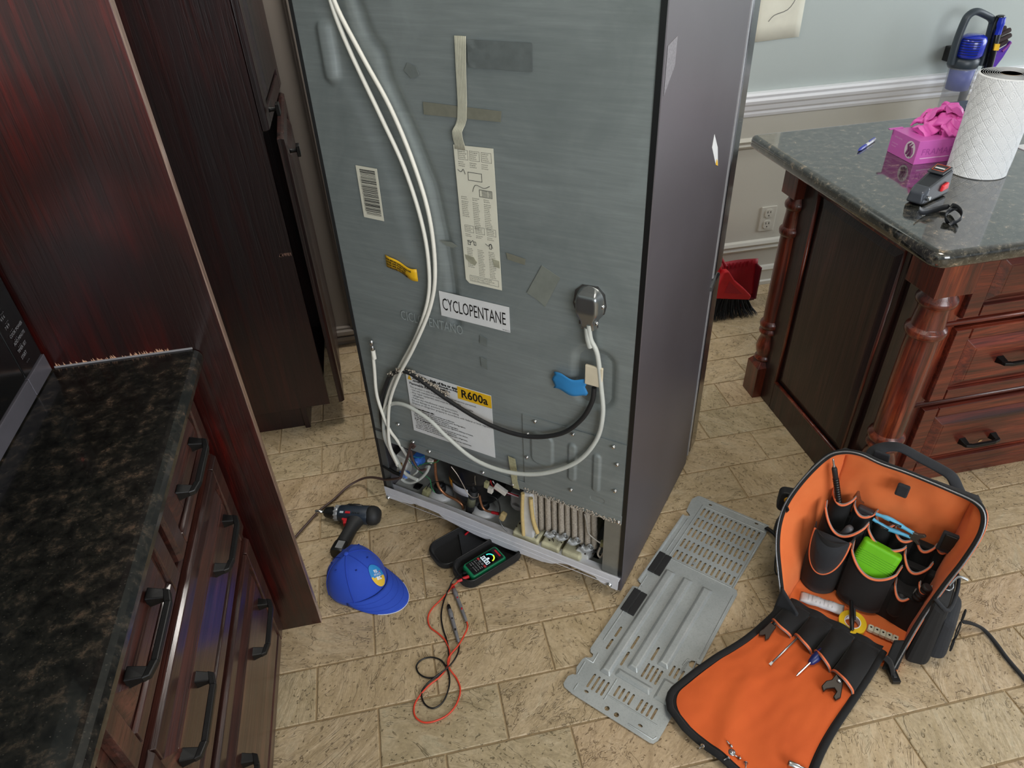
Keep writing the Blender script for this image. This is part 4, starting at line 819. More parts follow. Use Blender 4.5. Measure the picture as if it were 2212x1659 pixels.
m = MB(); m.lathe([(.027, .047), (.031, .052), (.031, .062), (.028, .074), (.020, .083), (.006, .086), (0, .086)], 28, (0, .001, 0), 'x'); m.build('end_cap', [BLK_M], dr)
m = MB(); m.lathe([(.0215, -.060), (.0235, -.058), (.0235, -.050), (.022, -.048)], 26, (0, 0, 0), 'x')
for k in range(12): a = 2*pi*k/12; m.box(-.0605, -.048, .0225*cos(a)-.0022, .0225*cos(a)+.0022, .0225*sin(a)-.0022, .0225*sin(a)+.0022)
m.build('torque_collar', [mat('#9da0a4', .35, .4)], dr)
m = MB(); m.lathe([(.006, -.098), (.012, -.096), (.0165, -.088), (.0185, -.078), (.0185, -.064), (.0195, -.061), (.0195, -.058)], 26, (0, 0, 0), 'x')
for k in range(10): a = 2*pi*k/10; m.tube([(-.093, .0145*cos(a), .0145*sin(a)), (-.070, .0182*cos(a), .0182*sin(a))], .0018, 5)
m.build('chuck', [BLK], dr, fix=False)
m = MB(); m.lathe([(0, -.128), (.0045, -.127), (.0052, -.124), (.0052, -.098)], 14, (0, 0, 0), 'x'); m.build('nut_driver_bit', [CHROME], dr)
def hd(t): return (.012 - .012*t, -.018 - .128*t)
m = MB(); R_ = []
for t, a, b in ((0, .030, .021), (.12, .024, .020), (.3, .019, .0185), (.55, .0195, .019), (.72, .0205, .020), (.80, .021, .0205)): x, y = hd(t); R_.append((x, y, -.002, 1, -.07, a, b, .8))
loft(m, R_); m.build('grip', [BLK_M], dr, fix=False)
m = MB(); R_ = []
for t, a, b in ((.78, .0225, .0215), (.82, .0235, .0225), (1.05, .0235, .0225), (1.09, .021, .020)): x, y = hd(t); R_.append((x, y, -.003, 1, -.07, a, b, .7))
loft(m, R_); bt = m.build('battery', [BLK], dr, fix=False)
x, y = hd(.93); m = MB(); m.box(-.010, .012, -.014, .014, 0, .0008); m.build('battery_sticker', [mat('#8c8f92', .4)], bt, dr.matrix_basis @ T(x+.004, y, .0195) @ RZ(-5), bevel=.0004)
m = MB(); m.prism([(-.028, -.022), (-.012, -.024), (-.010, -.046), (-.019, -.048), (-.021, -.036), (-.030, -.030)], -.007, .009, 'z'); m.build('trigger', [RED], dr, bevel=.002)
m = MB(); m.box(-.020, -.004, -.018, -.010, .0215, .0245); m.build('rocker_switch', [RED], dr, bevel=.001)
m = MB(); m.box(-.038, -.026, -.018, -.011, .021, .0238); m.build('indicator_plate', [mat('#b9c4cf', .4)], dr, bevel=.001)
m = MB()
for k in range(5): m.box(.002+.0055*k, .0045+.0055*k, -.017, -.011, .0215, .0245)
for k in range(4): m.box(.028+.005*k, .0302+.005*k, .004, .018, .0185, .0235)
m.build('vents', [BLK], dr)
m = MB()
for (x, y, z) in ((-.004, .024, .014), (.006, .017, .021), (-.012, .030, .004)): m.lathe([(0, -.021), (.0042, -.0205), (.005, -.018), (.005, .018), (.0035, .0205), (0, .0205)], 12, (x, y, z), 'x')
m.box(-.010, .012, .012, .032, .004, .014); m.build('bit_holder', [BLK], dr)

# ------------------------------------------------------------------ multimeter in its clamshell case
cs = thing('meter_case', 'black zip clamshell case lying open by the fridge flange', 'case', T(.132, 1.322, 0) @ RZ(24.5))
def shell(parent, nm, fr, L, W_, H, rr, floor_z=.005):
    o = rrect(-L/2, L/2, -W_/2, W_/2, rr, 6); i = rrect(-L/2+.007, L/2-.007, -W_/2+.007, W_/2-.007, rr-.006, 6); o0 = rrect(-L/2+.006, L/2-.006, -W_/2+.006, W_/2-.006, rr-.004, 6); i0 = rrect(-L/2+.012, L/2-.012, -W_/2+.012, W_/2-.012, rr-.010, 6); n = len(o); m = MB()
    rings = [[(x, y, 0) for x, y in o0], [(x, y, H*.3) for x, y in o], [(x, y, H) for x, y in o], [(x, y, H) for x, y in i], [(x, y, floor_z+.004) for x, y in i0], [(x*.97, y*.97, floor_z) for x, y in i0]]
    vs = sum(rings, []); m.add(vs, [(r*n+k, r*n+(k+1) % n, (r+1)*n+(k+1) % n, (r+1)*n+k) for r in range(5) for k in range(n)], False); m.add(rings[-1], [tuple(range(n))]); m.add(rings[0], [tuple(range(n))[::-1]])
    ob = m.build(nm, [BLACKF], parent, fr, bevel=.0015)
    MB().tube([(x, y, H) for x, y in rrect(-L/2+.003, L/2-.003, -W_/2+.003, W_/2-.003, rr-.002, 6)], .0022, 6, closed=True).build('zip', [BLK], ob, fr, fix=False); return ob
shell(cs, 'case_base', WM[cs.name], .205, .100, .036, .034)
fl_ = WM[cs.name] @ T(-.018, .104, 0) @ Matrix.Rotation(radians(4), 4, 'X'); lid = shell(cs, 'case_lid', fl_, .205, .100, .026, .034)
MB().box(-.085, .0, -.002, .002, .010, .026).box(.0, .085, -.002, .002, .010, .026).build('hinge_web', [BLACKF2], cs, WM[cs.name] @ T(-.008, .052, 0), bevel=.001)
m = MB(); m.prism([(-.03, -.045), (.088, -.038), (.090, .038), (.010, .043)], .010, .0135, 'z'); m.build('mesh_pocket', [BLACKF2], lid, fl_, bevel=.001)
MB().tube([(.0, -.0, .016), (.022, .006, .016)], .003, 8).build('red_probe_tip', [RED], lid, fl_ @ T(.02, .02, 0), fix=False)
MB().tube([(.098, .03, .02), (.125, .028, .012), (.150, .016, .008), (.152, .008, .008), (.128, .016, .010), (.100, .024, .018)], .0050, 6, 4, flat=.4, up=(0, 0, 1)).build('wrist_loop', [BLACKF], cs, fix=False)
mm = thing('multimeter', 'green and black digital multimeter reading zeros, lying in the open case', 'multimeter', T(.122, 1.308, .0095) @ RZ(25))
o = rrect(-.060, .060, -.029, .029, .009, 4); n = len(o); k_ = lambda s, z: [(x*s, y*(s-.02*(s < 1)), z) for x, y in o]
rings = [k_(.94, 0), k_(1, .005), k_(1, .020), k_(.95, .026)]; m = MB(); m.add(sum(rings, []), [(r*n+k, r*n+(k+1) % n, (r+1)*n+(k+1) % n, (r+1)*n+k) for r in range(3) for k in range(n)], True); m.add(rings[0], [tuple(range(n))[::-1]]); m.add(rings[-1], [tuple(range(n))]); m.build('green_holster', [mat('#137a52', .4, 0, .08)], mm, bevel=.001)
m = MB(); m.prism(rrect(-.051, .053, -.0235, .0235, .004), .0255, .0272, 'z'); fc = m.build('face_plate', [mat('#18191b', .3)], mm, bevel=.0004)
FP_ = lambda x, y, z=.0276: (x, y, z)
scr = MB(); scr.prism(rrect(-.004, .036, -.0195, .0195, .001), .0272, .0275, 'z'); sc_ = scr.build('display', [BLK_GL], mm)
def seg_digit(mb, cx, cy, h, w, segs):
    t = .0011; S = {'a': (h/2-t, h/2, -w/2, w/2), 'd': (-h/2, -h/2+t, -w/2, w/2), 'g': (-t/2, t/2, -w/2, w/2), 'f': (0, h/2, w/2-t, w/2), 'b': (0, h/2, -w/2, -w/2+t), 'e': (-h/2, 0, w/2-t, w/2), 'c': (-h/2, 0, -w/2, -w/2+t)}
    for s in segs: a = S[s]; mb.add([(cx+a[0], cy+a[2], .0279), (cx+a[1], cy+a[2], .0279), (cx+a[1], cy+a[3], .0279), (cx+a[0], cy+a[3], .0279)], [(0, 1, 2, 3)])
m = MB()
for k in range(4): seg_digit(m, .0035, .0125 - .0085*k, .0125, .0062, 'abcdef')
m.add([FP_(-.002, .0175, .0279), FP_(.0, .0175, .0279), FP_(.0, .0185, .0279), FP_(-.002, .0185, .0279)], [(0, 1, 2, 3)])
m.build('readout', [mat('#dff2ff', .4, emit=1.2)], sc_, fix=False)
for a0, a1, col in ((95, 180, '#39c6b8'), (5, 95, '#c9dc3c')):
    m = MB(); vs = []; N = 10
    for k in range(N+1): q = radians(-90 + a0 + (a1-a0)*k/N); vs += [(.017+.0125*cos(q), .0125*sin(q), .0279), (.017+.0165*cos(q), .0165*sin(q), .0279)]
    m.add(vs, [(2*k, 2*k+1, 2*k+3, 2*k+2) for k in range(N)]); m.build('gauge_arc', [mat(col, .4, emit=.9)], sc_, fix=False)
m = MB(); m.add([(.014+.0035*cos(2*pi*k/12), .0035*sin(2*pi*k/12), .0279) for k in range(12)], [tuple(range(12))]); m.build('gauge_hub', [mat('#cfe6ff', .4, emit=.8)], sc_, fix=False)
for x, y, c in ((-.0095, .017, '#c23a3e'), (-.0105, .0065, '#77787c'), (-.0105, -.005, '#77787c'), (-.0095, -.0165, '#c23a3e')): MB().prism(rrect(x-.003, x+.003, y-.0042, y+.0042, .001), .0272, .0280, 'z').build('button', [mat(c, .45)], mm)
m = MB(); LT = mat('#b4b6b8', .5)
for x, s in ((-.019, 'V  Hz  Ω'), (-.025, 'AUTO RANGE'), (-.033, '600V CAT III'), (-.040, 'CE  COM')): write(m, s, lambda a, b, x=x: (x+b, .019-a, .0276), .0046, fit=(.036, .0030))
write(m, '!', lambda a, b: (-.048+b, .002-a, .0276), .005); m.build('lettering', [LT], fc, fix=False)
MB().prism(rrect(.044, .0495, -.014, .014, .001), .0272, .0276, 'z').build('red_badge', [RED], fc)
def pf(a, b, z=.004): return at_z(600 + a*.34965, 1020 + b*.34965, z)
def pm4(a, b, z): return at_z(920 + a*.10848, 1120 + b*.10848, z)
rd = thing('red_test_lead', 'red test lead with its probe, looped on the floor tiles', 'test lead', T(0, 0, 0))
m = MB(); m.tube([pm4(850, 1160, .030), pm4(760, 1195, .032), pm4(690, 1230, .033), pm4(620, 1255, .034)], [.0050, .0056, .0046, .0032], 10); m.build('banana_plug', [RED], rd, fix=False)
REDW = mat('#d8442c', .4, 0, .06); W1 = [pm4(625, 1255, .036), pm4(600, 1290, .037), pm4(520, 1345, .028)] + [pf(*q) for q in ((1060, 728), (1010, 785), (955, 840), (928, 895), (940, 955), (990, 995), (1035, 1040), (1060, 1100), (1062, 1150), (1045, 1205), (1000, 1265), (930, 1320), (870, 1390), (842, 1450), (850, 1510), (900, 1545), (970, 1538), (1050, 1498), (1105, 1430), (1128, 1345), (1105, 1275))] + [pf(*q, .010) for q in ((1065, 1220), (1050, 1175), (1065, 1130), (1115, 1070))] + [pf(*q, .008) for q in ((1150, 1010), (1172, 960), (1168, 925))]
m = MB(); m.tube([Vector(p) for p in W1], .0022, 8, 5); m.build('wire', [REDW], rd, fix=False)
def probe(par, pts, tipc, band):
    P = [Vector(pf(a, b, .009)) for a, b in pts]; d = (P[1]-P[0])
    m = MB(); m.tube([P[0]+d*t for t in (0, .06, .3, .55, .8, .84, .88, 1.0)], [.0026, .0042, .0046, .0052, .0052, .0066, .0066, .005], 12); b_ = m.build('probe_body', [mat('#77777b', .55)], par, fix=False)
    m = MB(); m.tube([P[0]+d*t for t in (1.0, 1.04, 1.14, 1.17)], [.0046, .0052, .0048, .0022], 12); m.build('probe_tip_guard', [tipc], par, fix=False)
    MB().tube([P[0]+d*1.16, P[0]+d*1.26], [.0012, .0004], 6).build('needle', [STL], par, fix=False)
    for t in (.36, .70): m = MB(); c = P[0]+d*t + Vector((0, 0, .0040)); m.ball(c, .0030, 8, 6, (.8, 1.6, .5)); m.build('finger_mark', [band], b_, fix=False)
probe(rd, ((1166, 922), (1088, 722)), RED, RED)
bk = thing('black_test_lead', 'black test lead with its probe, in a double loop on the floor tiles', 'test lead', T(0, 0, 0))
W2 = [pm4(760, 1095, .026), pm4(680, 1125, .034), pm4(590, 1185, .037), pm4(520, 1260, .037), pm4(470, 1380, .022)] + [pf(*q) for q in ((1045, 745), (1022, 810), (1010, 890), (1022, 970), (1045, 1040), (1056, 1110), (1052, 1180), (1022, 1238), (975, 1266), (915, 1268), (870, 1240), (858, 1195), (890, 1158), (945, 1143), (1005, 1160), (1045, 1210), (1062, 1280), (1052, 1350), (1020, 1420), (965, 1458), (915, 1440), (890, 1390), (895, 1345), (930, 1300))] + [pf(*q, .011) for q in ((985, 1255), (1045, 1212), (1090, 1160))] + [pf(*q, .008) for q in ((1115, 1110), (1122, 1060))]
m = MB(); m.tube([Vector(p) for p in W2], .0021, 8, 5); m.build('wire', [BLK], bk, fix=False)
MB().tube([pm4(800, 1080, .026), pm4(730, 1105, .030)], .0048, 10).build('banana_plug', [BLK], bk, fix=False)
probe(bk, ((1118, 1052), (1062, 850)), BLK, BLK)

# ------------------------------------------------------------------ removed back cover lying on the tiles
PN = frame3((.832, 1.435, 0), (-.734415, -.678701, 0), (.678701, -.734415, 0), (0, 0, 1))
cv = thing('back_cover_panel', 'grey perforated steel back cover of the fridge lying on the floor', 'metal panel', PN)
out = [(.024, -.006), (.003, .004), (-.001, .012), (-.001, .232), (.044, .236), (.124, .234), (.275, .230), (.278, .240), (.290, .246), (.340, .246), (.543, .248), (.5445, .240), (.5405, .234), (.542, .226), (.552, .222), (.562, .226), (.564, .236), (.572, .246), (.746, .247), (.775, .246), (.788, .240), (.791, .232), (.791, .095), (.791, .023), (.787, -.003), (.780, -.010), (.757, -.011), (.746, -.004), (.743, .004), (.735, .0), (.724, -.006), (.696, -.005), (.687, .0), (.682, .010), (.676, .013), (.669, .010), (.668, .002), (.659, -.004), (.425, -.005), (.419, .010), (.412, .016), (.405, .010), (.399, -.004), (.366, -.004), (.350, .002), (.342, .002), (.104, -.002), (.099, .012), (.093, .018), (.086, .010), (.080, .0), (.049, -.004)]
def slot(x0, x1, y, w=.0052):
    r = w/2; return [(x0+r-r*sin(a), y - r*cos(a)) for a in [pi*k/4 for k in range(5)]] + [(x1-r+r*sin(a), y + r*cos(a)) for a in [pi*k/4 for k in range(5)]]
holes = []
for r_, (x0, x1) in enumerate(((.040, .077), (.087, .124), (.134, .171), (.185, .222), (.236, .271))):
    for c in range(13): holes.append(slot(x0, x1, .0445 + c*.01445, .0062))
for c in range(4): holes += [slot(.713, .756, .043+.0130*c, .0058), slot(.706, .739, .109+.0130*c, .0058), slot(.706, .740, .171+.0130*c, .0058), slot(.611, .656, .141+.0122*c, .0055)]
for c in range(3): holes.append(slot(.581, .615, .197+.0125*c, .0055))
for x0, x1, y in ((.557, .594, .032), (.602, .638, .031), (.556, .602, .0835), (.611, .658, .0835), (.556, .602, .141)): holes.append(slot(x0, x1, y, .0062))
for x, y, r in ((.775, .111, .0062), (.776, .137, .0062)): holes.append([(x+r*cos(2*pi*k/12), y+r*sin(2*pi*k/12)) for k in range(12)])
for x, y in ((.767, .196), (.766, .048), (.017, .052), (.013, .198)): holes.append([(p[0], p[1]) for p in [(x+.0035*cos(2*pi*k/10), y+.006*sin(2*pi*k/10)) for k in range(10)]])
v, f_ = sheet_with_holes(out, holes, .0016)
m = MB(); m.add([(x, y, z+.0045) for x, y, z in v], f_); sh_ = m.build('sheet', [ZINC], cv, fix=False)
def rib(nm, x0, x1, y0, y1, h=.0085, sl=.009, base=.0058, sub=cv):
    return MB().hexa([(x0, y0, base), (x1, y0, base), (x1, y1, base), (x0, y1, base), (x0+sl, y0+sl*.8, base+h), (x1-sl, y0+sl*.8, base+h), (x1-sl, y1-sl*.8, base+h), (x0+sl, y1-sl*.8, base+h)]).build(nm, [ZINC], sub, bevel=.0025, seg=3)
for x0, x1, y0, y1 in ((.318, .702, .046, .077), (.316, .655, .098, .129), (.316, .604, .156, .188)): rib('pressed_rib', x0, x1, y0, y1)
rib('pressed_step', .664, .690, .082, .180, .006); rib('pressed_step', .624, .690, .188, .228, .005)
for P in ([(.032, .034), (.032, .230)], [(.278, .034), (.278, .226)], [(.030, .033), (.28, .033)], [(.030, .231), (.28, .227)], [(.745, .095), (.745, .228)], [(.695, .094), (.76, .094)], [(.76, .020), (.78, .020)], [(.60, .240), (.54, .236), (.548, .215), (.57, .212)], [(.30, .238), (.53, .240)], [(.66, .020), (.69, .022), (.69, -.002)], [(.78, .17), (.78, .235), (.77, .239)], [(.005, .22), (.005, .03)], [(.11, .018), (.26, .018)], [(.37, .012), (.62, .012)], [(.700, .004), (.74, .006)]):
    MB().tube([(x, y, .0060) for x, y in P], .0022, 6, flat=.6, up=(0, 0, 1)).build('pressed_bead', [ZINC], cv, fix=False)
MB().hexa([(.105, .0, .0058), (.400, .0, .0058), (.400, .006, .0058), (.105, .006, .0058), (.105, -.002, .012), (.400, -.002, .012), (.400, .003, .012), (.105, .003, .012)]).build('folded_edge', [ZINC], cv, bevel=.001)
for x0, x1 in ((.273, .354), (.429, .512)):
    MB().box(x0, x1, .003, .0235, .0062, .0110).build('black_gasket_pad', [BLK_M], cv, bevel=.002); MB().box(x0, x1, .0240, .043, .0062, .0095).build('black_gasket_pad', [BLK_M], cv, bevel=.002)
m = MB(); write(m, '17W010584', lambda a, b: (.545 - 0*b + a*.0 + .0 - (-a), .214 + b, .0066), .012, fit=(.048, .008)); m.build('stamped_lettering', [mat('#868b8c', .4, .4)], sh_, fix=False)
for k in range(4): MB().box(.05+.2*k, .06+.2*k, .1, .11, 0, .0046).build('standoff', [ZINC], cv)

# ------------------------------------------------------------------ open tool backpack
BU, BV = Vector((.669965, -.742393, 0)), Vector((.742393, .669965, 0)); BO = Vector((.868, .972, 0))
BG = frame3(BO, BU, BV, (0, 0, 1)); BGI = BG.inverted()
def bz(px, py, z): return BGI @ at_z(px, py, z)
def bv(px, py, v): return BGI @ meet(px, py, BO + BV*v, BV)
bag = thing('tool_backpack', 'black tool backpack with orange lining standing unzipped, its front flap folded down', 'backpack', BG)
rim = [(.002, .004, .02), (-.012, .022, .055), (-.035, .045, .10), (-.065, .077, .164), (-.080, .107, .219), (-.080, .137, .275), (-.060, .174, .344), (-.030, .206, .405), (.0, .220, .428), (.040, .224, .438), (.090, .222, .434), (.146, .222, .435), (.237, .220, .431), (.293, .217, .425), (.319, .208, .405), (.328, .186, .364), (.320, .151, .302), (.306, .118, .240), (.290, .072, .154), (.281, .028, .069), (.277, .002, .018)]
RC = catmull(rim, 4); NR = len(RC)
def backpt(p, w=0.0):
    """matching point on the back of the bag"""
    u = min(max(p[0], 0), .285); z = p[2]
    if z > .415: return Vector((min(max(p[0], .010), .292), .240 + w*.4, .418))
    return Vector((.004 if p[0] < .14 else .292, .262 + w - .022*max(0, z)/.42, z if z > .03 else z))
def shellfn(off, wr, dep=1.0):
    def fn(a, b):
        i = a*(NR-1); k = min(int(i), NR-2); p = RC[k].lerp(RC[k+1], i-k); q = backpt(p, off*2); r = p.lerp(q, b*dep)
        n = noise.noise(Vector((a*9, b*2.0, 3+off*50)))*wr*sin(pi*min(1, b*1.2))
        cx = (r.x-.145)/.16; s = off*1.0 + n; r = r + Vector((max(-1, min(1, cx*1.2))*s, 0, (1 if r.z > .36 else 0)*s*.9)); return (r.x, r.y, max(r.z, .004)) 
    return fn
m = MB(); m.grid(shellfn(.006, .006), 120, 10); m.build('outer_shell', [BLACKF], bag, solid=.003, fix=False)
m = MB(); m.grid(shellfn(-.002, .010), 120, 12)
m.grid(lambda a, b: (.002 + .292*a, .258 - .024*b + .007*noise.noise(Vector((a*5, b*4, 2))) + .004*noise.noise(Vector((a*13, b*9, 2))), .01 + .412*b), 24, 24); m.build('orange_lining', [ORANGE], bag, solid=.0012, fix=False)
m = MB(); m.hexa([(-.004, .266, .004), (.294, .266, .004), (.294, .290, .004), (-.004, .290, .004), (.004, .246, .400), (.288, .246, .400), (.288, .258, .400), (.004, .258, .400)]); m.build('back_pad', [BLACKF], bag, bevel=.012, seg=3)
m = MB(); m.tube(rim, .0062, 8, 6); zp = m.build('rim_binding', [BLACKF], bag, fix=False)
m = MB(); m.tube([(x - .003*(1 if x < .14 else -1), y - .0055, z + .003) for x, y, z in rim], .0022, 6, 6); m.build('zip_teeth', [mat('#8d8f92', .35, .7, .3, 400)], zp, fix=False)
m = MB(); m.tube([(x + .006, y + .004, z + .002) for x, y, z in rim[13:]], .0022, 6, 6); m.build('orange_piping', [PIPE_O], zp, fix=False)
m = MB(); m.grid(lambda a, b: (.0 + .288*a, .004 + .25*b, .018 + .003*noise.noise(Vector((a*6, b*6, 0)))), 20, 16); m.box(0, .288, 0, .26, .002, .012); m.build('bag_floor', [ORANGE], bag, fix=False)
m = MB(); m.tube([(-.002, .014, .022), (.07, .017, .026), (.16, .012, .025), (.26, .008, .026), (.279, .006, .026)], .0052, 8, 5, flat=.55, up=(0, 0, 1)); m.build('floor_trim', [BLACKF], bag, fix=False)
m = MB(); m.grid(lambda a, b: (-.020 + .058*a, -.012 + .035*b*(1-a) - .004*a, .004 + .078*b*(1 - .35*a) + .004*a), 8, 8); m.build('corner_gusset', [BLACKF2], bag, solid=.006)
m = MB(); m.grid(lambda a, b: (.258 + .030*a, -.014 + .040*b + .012*a, .010 + .070*b + .010*a), 8, 8); m.build('corner_gusset', [BLACKF], bag, solid=.006)
# organiser pockets in three tiers
def pocket(u0, u1, v1, dep, z0, zt, dip=0.0, tilt=0.0, m_=BLACKF, pipe=True, nm='pocket', e=.45):
    def fr(a): return (u0 + (u1-u0)*a, v1 - dep*(max(0, sin(pi*a)))**e, zt - dip*sin(pi*a) + tilt*(a-.5))
    m = MB(); m.grid(lambda a, b: (fr(a)[0], fr(a)[1], z0 + (fr(a)[2]-z0)*b), 20, 8); p = m.build(nm, [m_], bag, solid=.002, fix=False)
    if pipe:
        L = [fr(a/24) for a in range(25)]
        MB().tube([(x, y-.0012, z) for x, y, z in L], .0030, 8).build('orange_piping', [PIPE_O], p, fix=False); MB().tube([(x, y+.0010, z+.0032) for x, y, z in L], .0017, 6).build('grey_piping', [PIPE_G], p, fix=False)
    return p
m = MB(); m.box(.004, .292, .226, .250, .016, .225); m.build('organiser_back', [BLACKF], bag, bevel=.006)
for u0, u1, d, zt, dp in ((.006, .060, .030, .287, .018), (.062, .118, .028, .272, .016), (.120, .166, .024, .258, .012), (.168, .220, .030, .246, .014), (.222, .266, .022, .238, .020)): pocket(u0, u1, .236, d, .15, zt, dp)
pocket(.268, .292, .236, .020, .14, .240, .004)
m = MB(); m.box(.004, .290, .186, .210, .016, .180); m.build('organiser_middle', [BLACKF], bag, bevel=.006)
for u0, u1, d, zt, dp, tl in ((.002, .110, .045, .262, .046, -.016), (.112, .206, .026, .236, .022, -.018), (.208, .272, .034, .214, .030, -.006)): pocket(u0, u1, .198, d, .08, zt, dp, tl)
m = MB(); m.hexa([(.0, .168, .010), (.290, .122, .010), (.290, .20, .010), (.0, .20, .010), (.002, .150, .150), (.288, .128, .135), (.288, .20, .135), (.002, .20, .150)]); m.build('organiser_front', [BLACKF], bag, bevel=.008, seg=3)
pocket(.094, .214, .168, .058, .03, .198, .036, -.022, e=.28)
pocket(.214, .262, .162, .040, .05, .140, .020, -.01); pocket(.262, .288, .150, .020, .06, .180, .012)
# flap pocket with a round piped cover
m = MB(); m.grid(lambda a, b: (-.004 + .100*a, .160 - .050*sin(pi*a)**.5, .02 + .205*b), 18, 8); m.build('pocket', [BLACKF], bag, solid=.002, fix=False)
fpo = []
for k in range(25):
    q = pi*k/24; fpo.append((.046 + .044*cos(q), .225 - .115*sin(q)**.8))
def flapfn(x, z): a = min(1, max(0, (x+.004)/.100)); t_ = (.232-z)/.13; return (x, .160 - .058*sin(pi*a)**.5 - .008*sin(pi*min(1, max(0, t_))), z)
m = MB(); c0_ = (.046, .17); vs = [flapfn(*c0_)]; n = 0
for s in (.5, 1.0):
    for x, z in fpo: vs.append(flapfn(c0_[0]+(x-c0_[0])*s, c0_[1]+(z-c0_[1])*s))
fs = [(0, 1+k, 2+k) for k in range(24)] + [(1+k, 26+k, 27+k, 2+k) for k in range(24)] + [(0, 25, 1), (25, 50, 26, 1)]
m.add(vs, fs, True); fp = m.build('pocket_flap', [BLACKF2], bag, solid=.002, fix=False)
MB().tube([flapfn(x, z) for x, z in fpo], .0034, 8, 2).build('orange_piping', [PIPE_O], fp, fix=False)
# flap: grid from the hinge to the far edge, on the floor
H0, H1, F0, F1 = Vector((.893, .992)), Vector((1.048, .802)), Vector((.449, .798)), Vector((.655, .500))
def flap(a, b, g=0.0, ins=0.0):
    a_ = a; 
    if b > .86: t = (b-.86)/.14; s = .22*(1 - sqrt(max(0, 1-t*t))); a_ = a*(1-2*s) + s
    a_ = ins + a_*(1-2*ins); b_ = b*(1-ins*.8)
    p = (H0.lerp(H1, a_)).lerp(F0.lerp(F1, a_), b_); curve = .022*sin(pi*b_)*(a_-.1) - .006*sin(2*pi*b_); d = (H1-H0).normalized(); p = p + d*(-curve)
    z = .010 + .012*(1-sstep(.10, .42, a_))*sstep(.35, .6, b_) + .020*(1-b_)**3 + .007*(.5+.5*noise.noise(Vector((a_*3.0, b_*2.6, 5)))) + .012*math.exp(-((a_ - .30 - .35*(b_-.5))/.09)**2)*sstep(.40, .65, b_)*(1-.2*b_) + .0016*noise.noise(Vector((a_*12, b_*12, 1)))
    return (p.x, p.y, z + g)
m = MB(); m.grid(lambda a, b: flap(a, b, 0), 50, 60); m2 = m.build('front_flap', [BLACKF], bag, ID, solid=.004, fix=False, offset=1)
m = MB(); m.grid(lambda a, b: flap(a, b, .0016, .035), 60, 70); m.build('flap_lining', [ORANGE_D], bag, ID, fix=False)
edge = [flap(0, b/30, .002) for b in range(31)] + [flap(a/16, 1, .002) for a in range(1, 16)] + [flap(1, 1-b/30, .002) for b in range(31)]
MB().tube(edge, .0085, 8, 1, flat=.55, up=(0, 0, 1)).build('flap_binding', [BLACKF], bag, ID, fix=False)
# flap pockets
def fpk(a0, a1, b0, bA, bB, h, nm='flap_pocket', dip=.03):
    def fn(a, b):
        aa = a0 + (a1-a0)*a; be = bA + (bB-bA)*a + dip*sin(pi*a); bb = b0 + (be-b0)*b; p = flap(aa, bb); return (p[0], p[1], p[2] + .003 + h*max(0, sin(pi*a))**.6*(.15 + .85*sstep(0, .8, b)))
    m = MB(); m.grid(fn, 18, 12); p = m.build(nm, [BLACKF], bag, ID, solid=.0018, fix=False); L = [fn(a/24, 1) for a in range(25)]
    MB().tube(L, .0030, 8).build('orange_piping', [PIPE_O], p, ID, fix=False); MB().tube([(x-.002, y-.001, z-.0022) for x, y, z in L], .0018, 6).build('grey_piping', [PIPE_G], p, ID, fix=False)
fpk(.03, .27, .012, .165, .20, .026); fpk(.28, .50, .012, .175, .225, .026, dip=.02); fpk(.51, .72, .012, .205, .262, .030, dip=.02); fpk(.73, .97, .012, .255, .305, .032, dip=.02)
m = MB(); m.grid(lambda a, b: (lambda p: (p[0], p[1], p[2]+.004+.003*sin(a*25)))(flap(.02+.96*a, -.02+.05*b)), 40, 4); m.build('hinge_strip', [BLACKF], bag, ID, solid=.002, fix=False)
# handle, tabs, side pocket, strap, buckles
hp = [bv(px, py, v) for px, py, v in ((1885, 1003, .272), (1888, 978, .285), (1912, 966, .31), (1945, 967, .32), (1985, 988, .32), (2030, 1012, .315), (2056, 1030, .305), (2070, 1060, .29), (2080, 1082, .272))]
MB().tube(hp, .0175, 12, 6, flat=.36, up=(0, 0, 1)).build('carry_handle', [BLACKF2], bag, fix=False)
for (px, py), w_ in (((1905, 990), .022), ((2050, 1075), .018)):
    p = bv(px, py, .275); MB().hexa([(-w_, -.004, -.035), (w_, -.004, -.045), (w_, .004, -.045), (-w_, .004, -.035), (-w_, -.004, .018), (w_*.7, -.004, .018), (w_*.7, .004, .018), (-w_, .004, .018)]).build('handle_anchor', [BLACKF2], bag, BG @ T(*p), bevel=.003)
p = bv(1950, 1058, .215); MB().box(-.014, .014, -.004, .006, -.022, .016).build('hook_tab', [BLACKF2], bag, BG @ T(p.x, p.y, p.z), bevel=.004)
p = bv(1862, 1062, .245); MB().hexa([(-.012, -.001, -.030), (.014, -.001, -.036), (.014, .001, -.036), (-.012, .001, -.030), (-.008, -.001, .028), (.018, -.001, .018), (.018, .001, .018), (-.008, .001, .028)]).build('soiled_patch', [mat('#8b4a2c', .8, 0, .45, 120)], bag, BG @ T(*p))
m = MB(); m.box(-.018, .018, -.006, .004, -.034, .030); p = bv(2048, 1170, .215); cl = m.build('elastic_holder', [BLACKF2], bag, BG @ T(*p), bevel=.003); MB().box(-.011, .015, -.0085, -.006, -.022, .026).build('holder_clip', [BLK], cl, BG @ T(*p), bevel=.002)
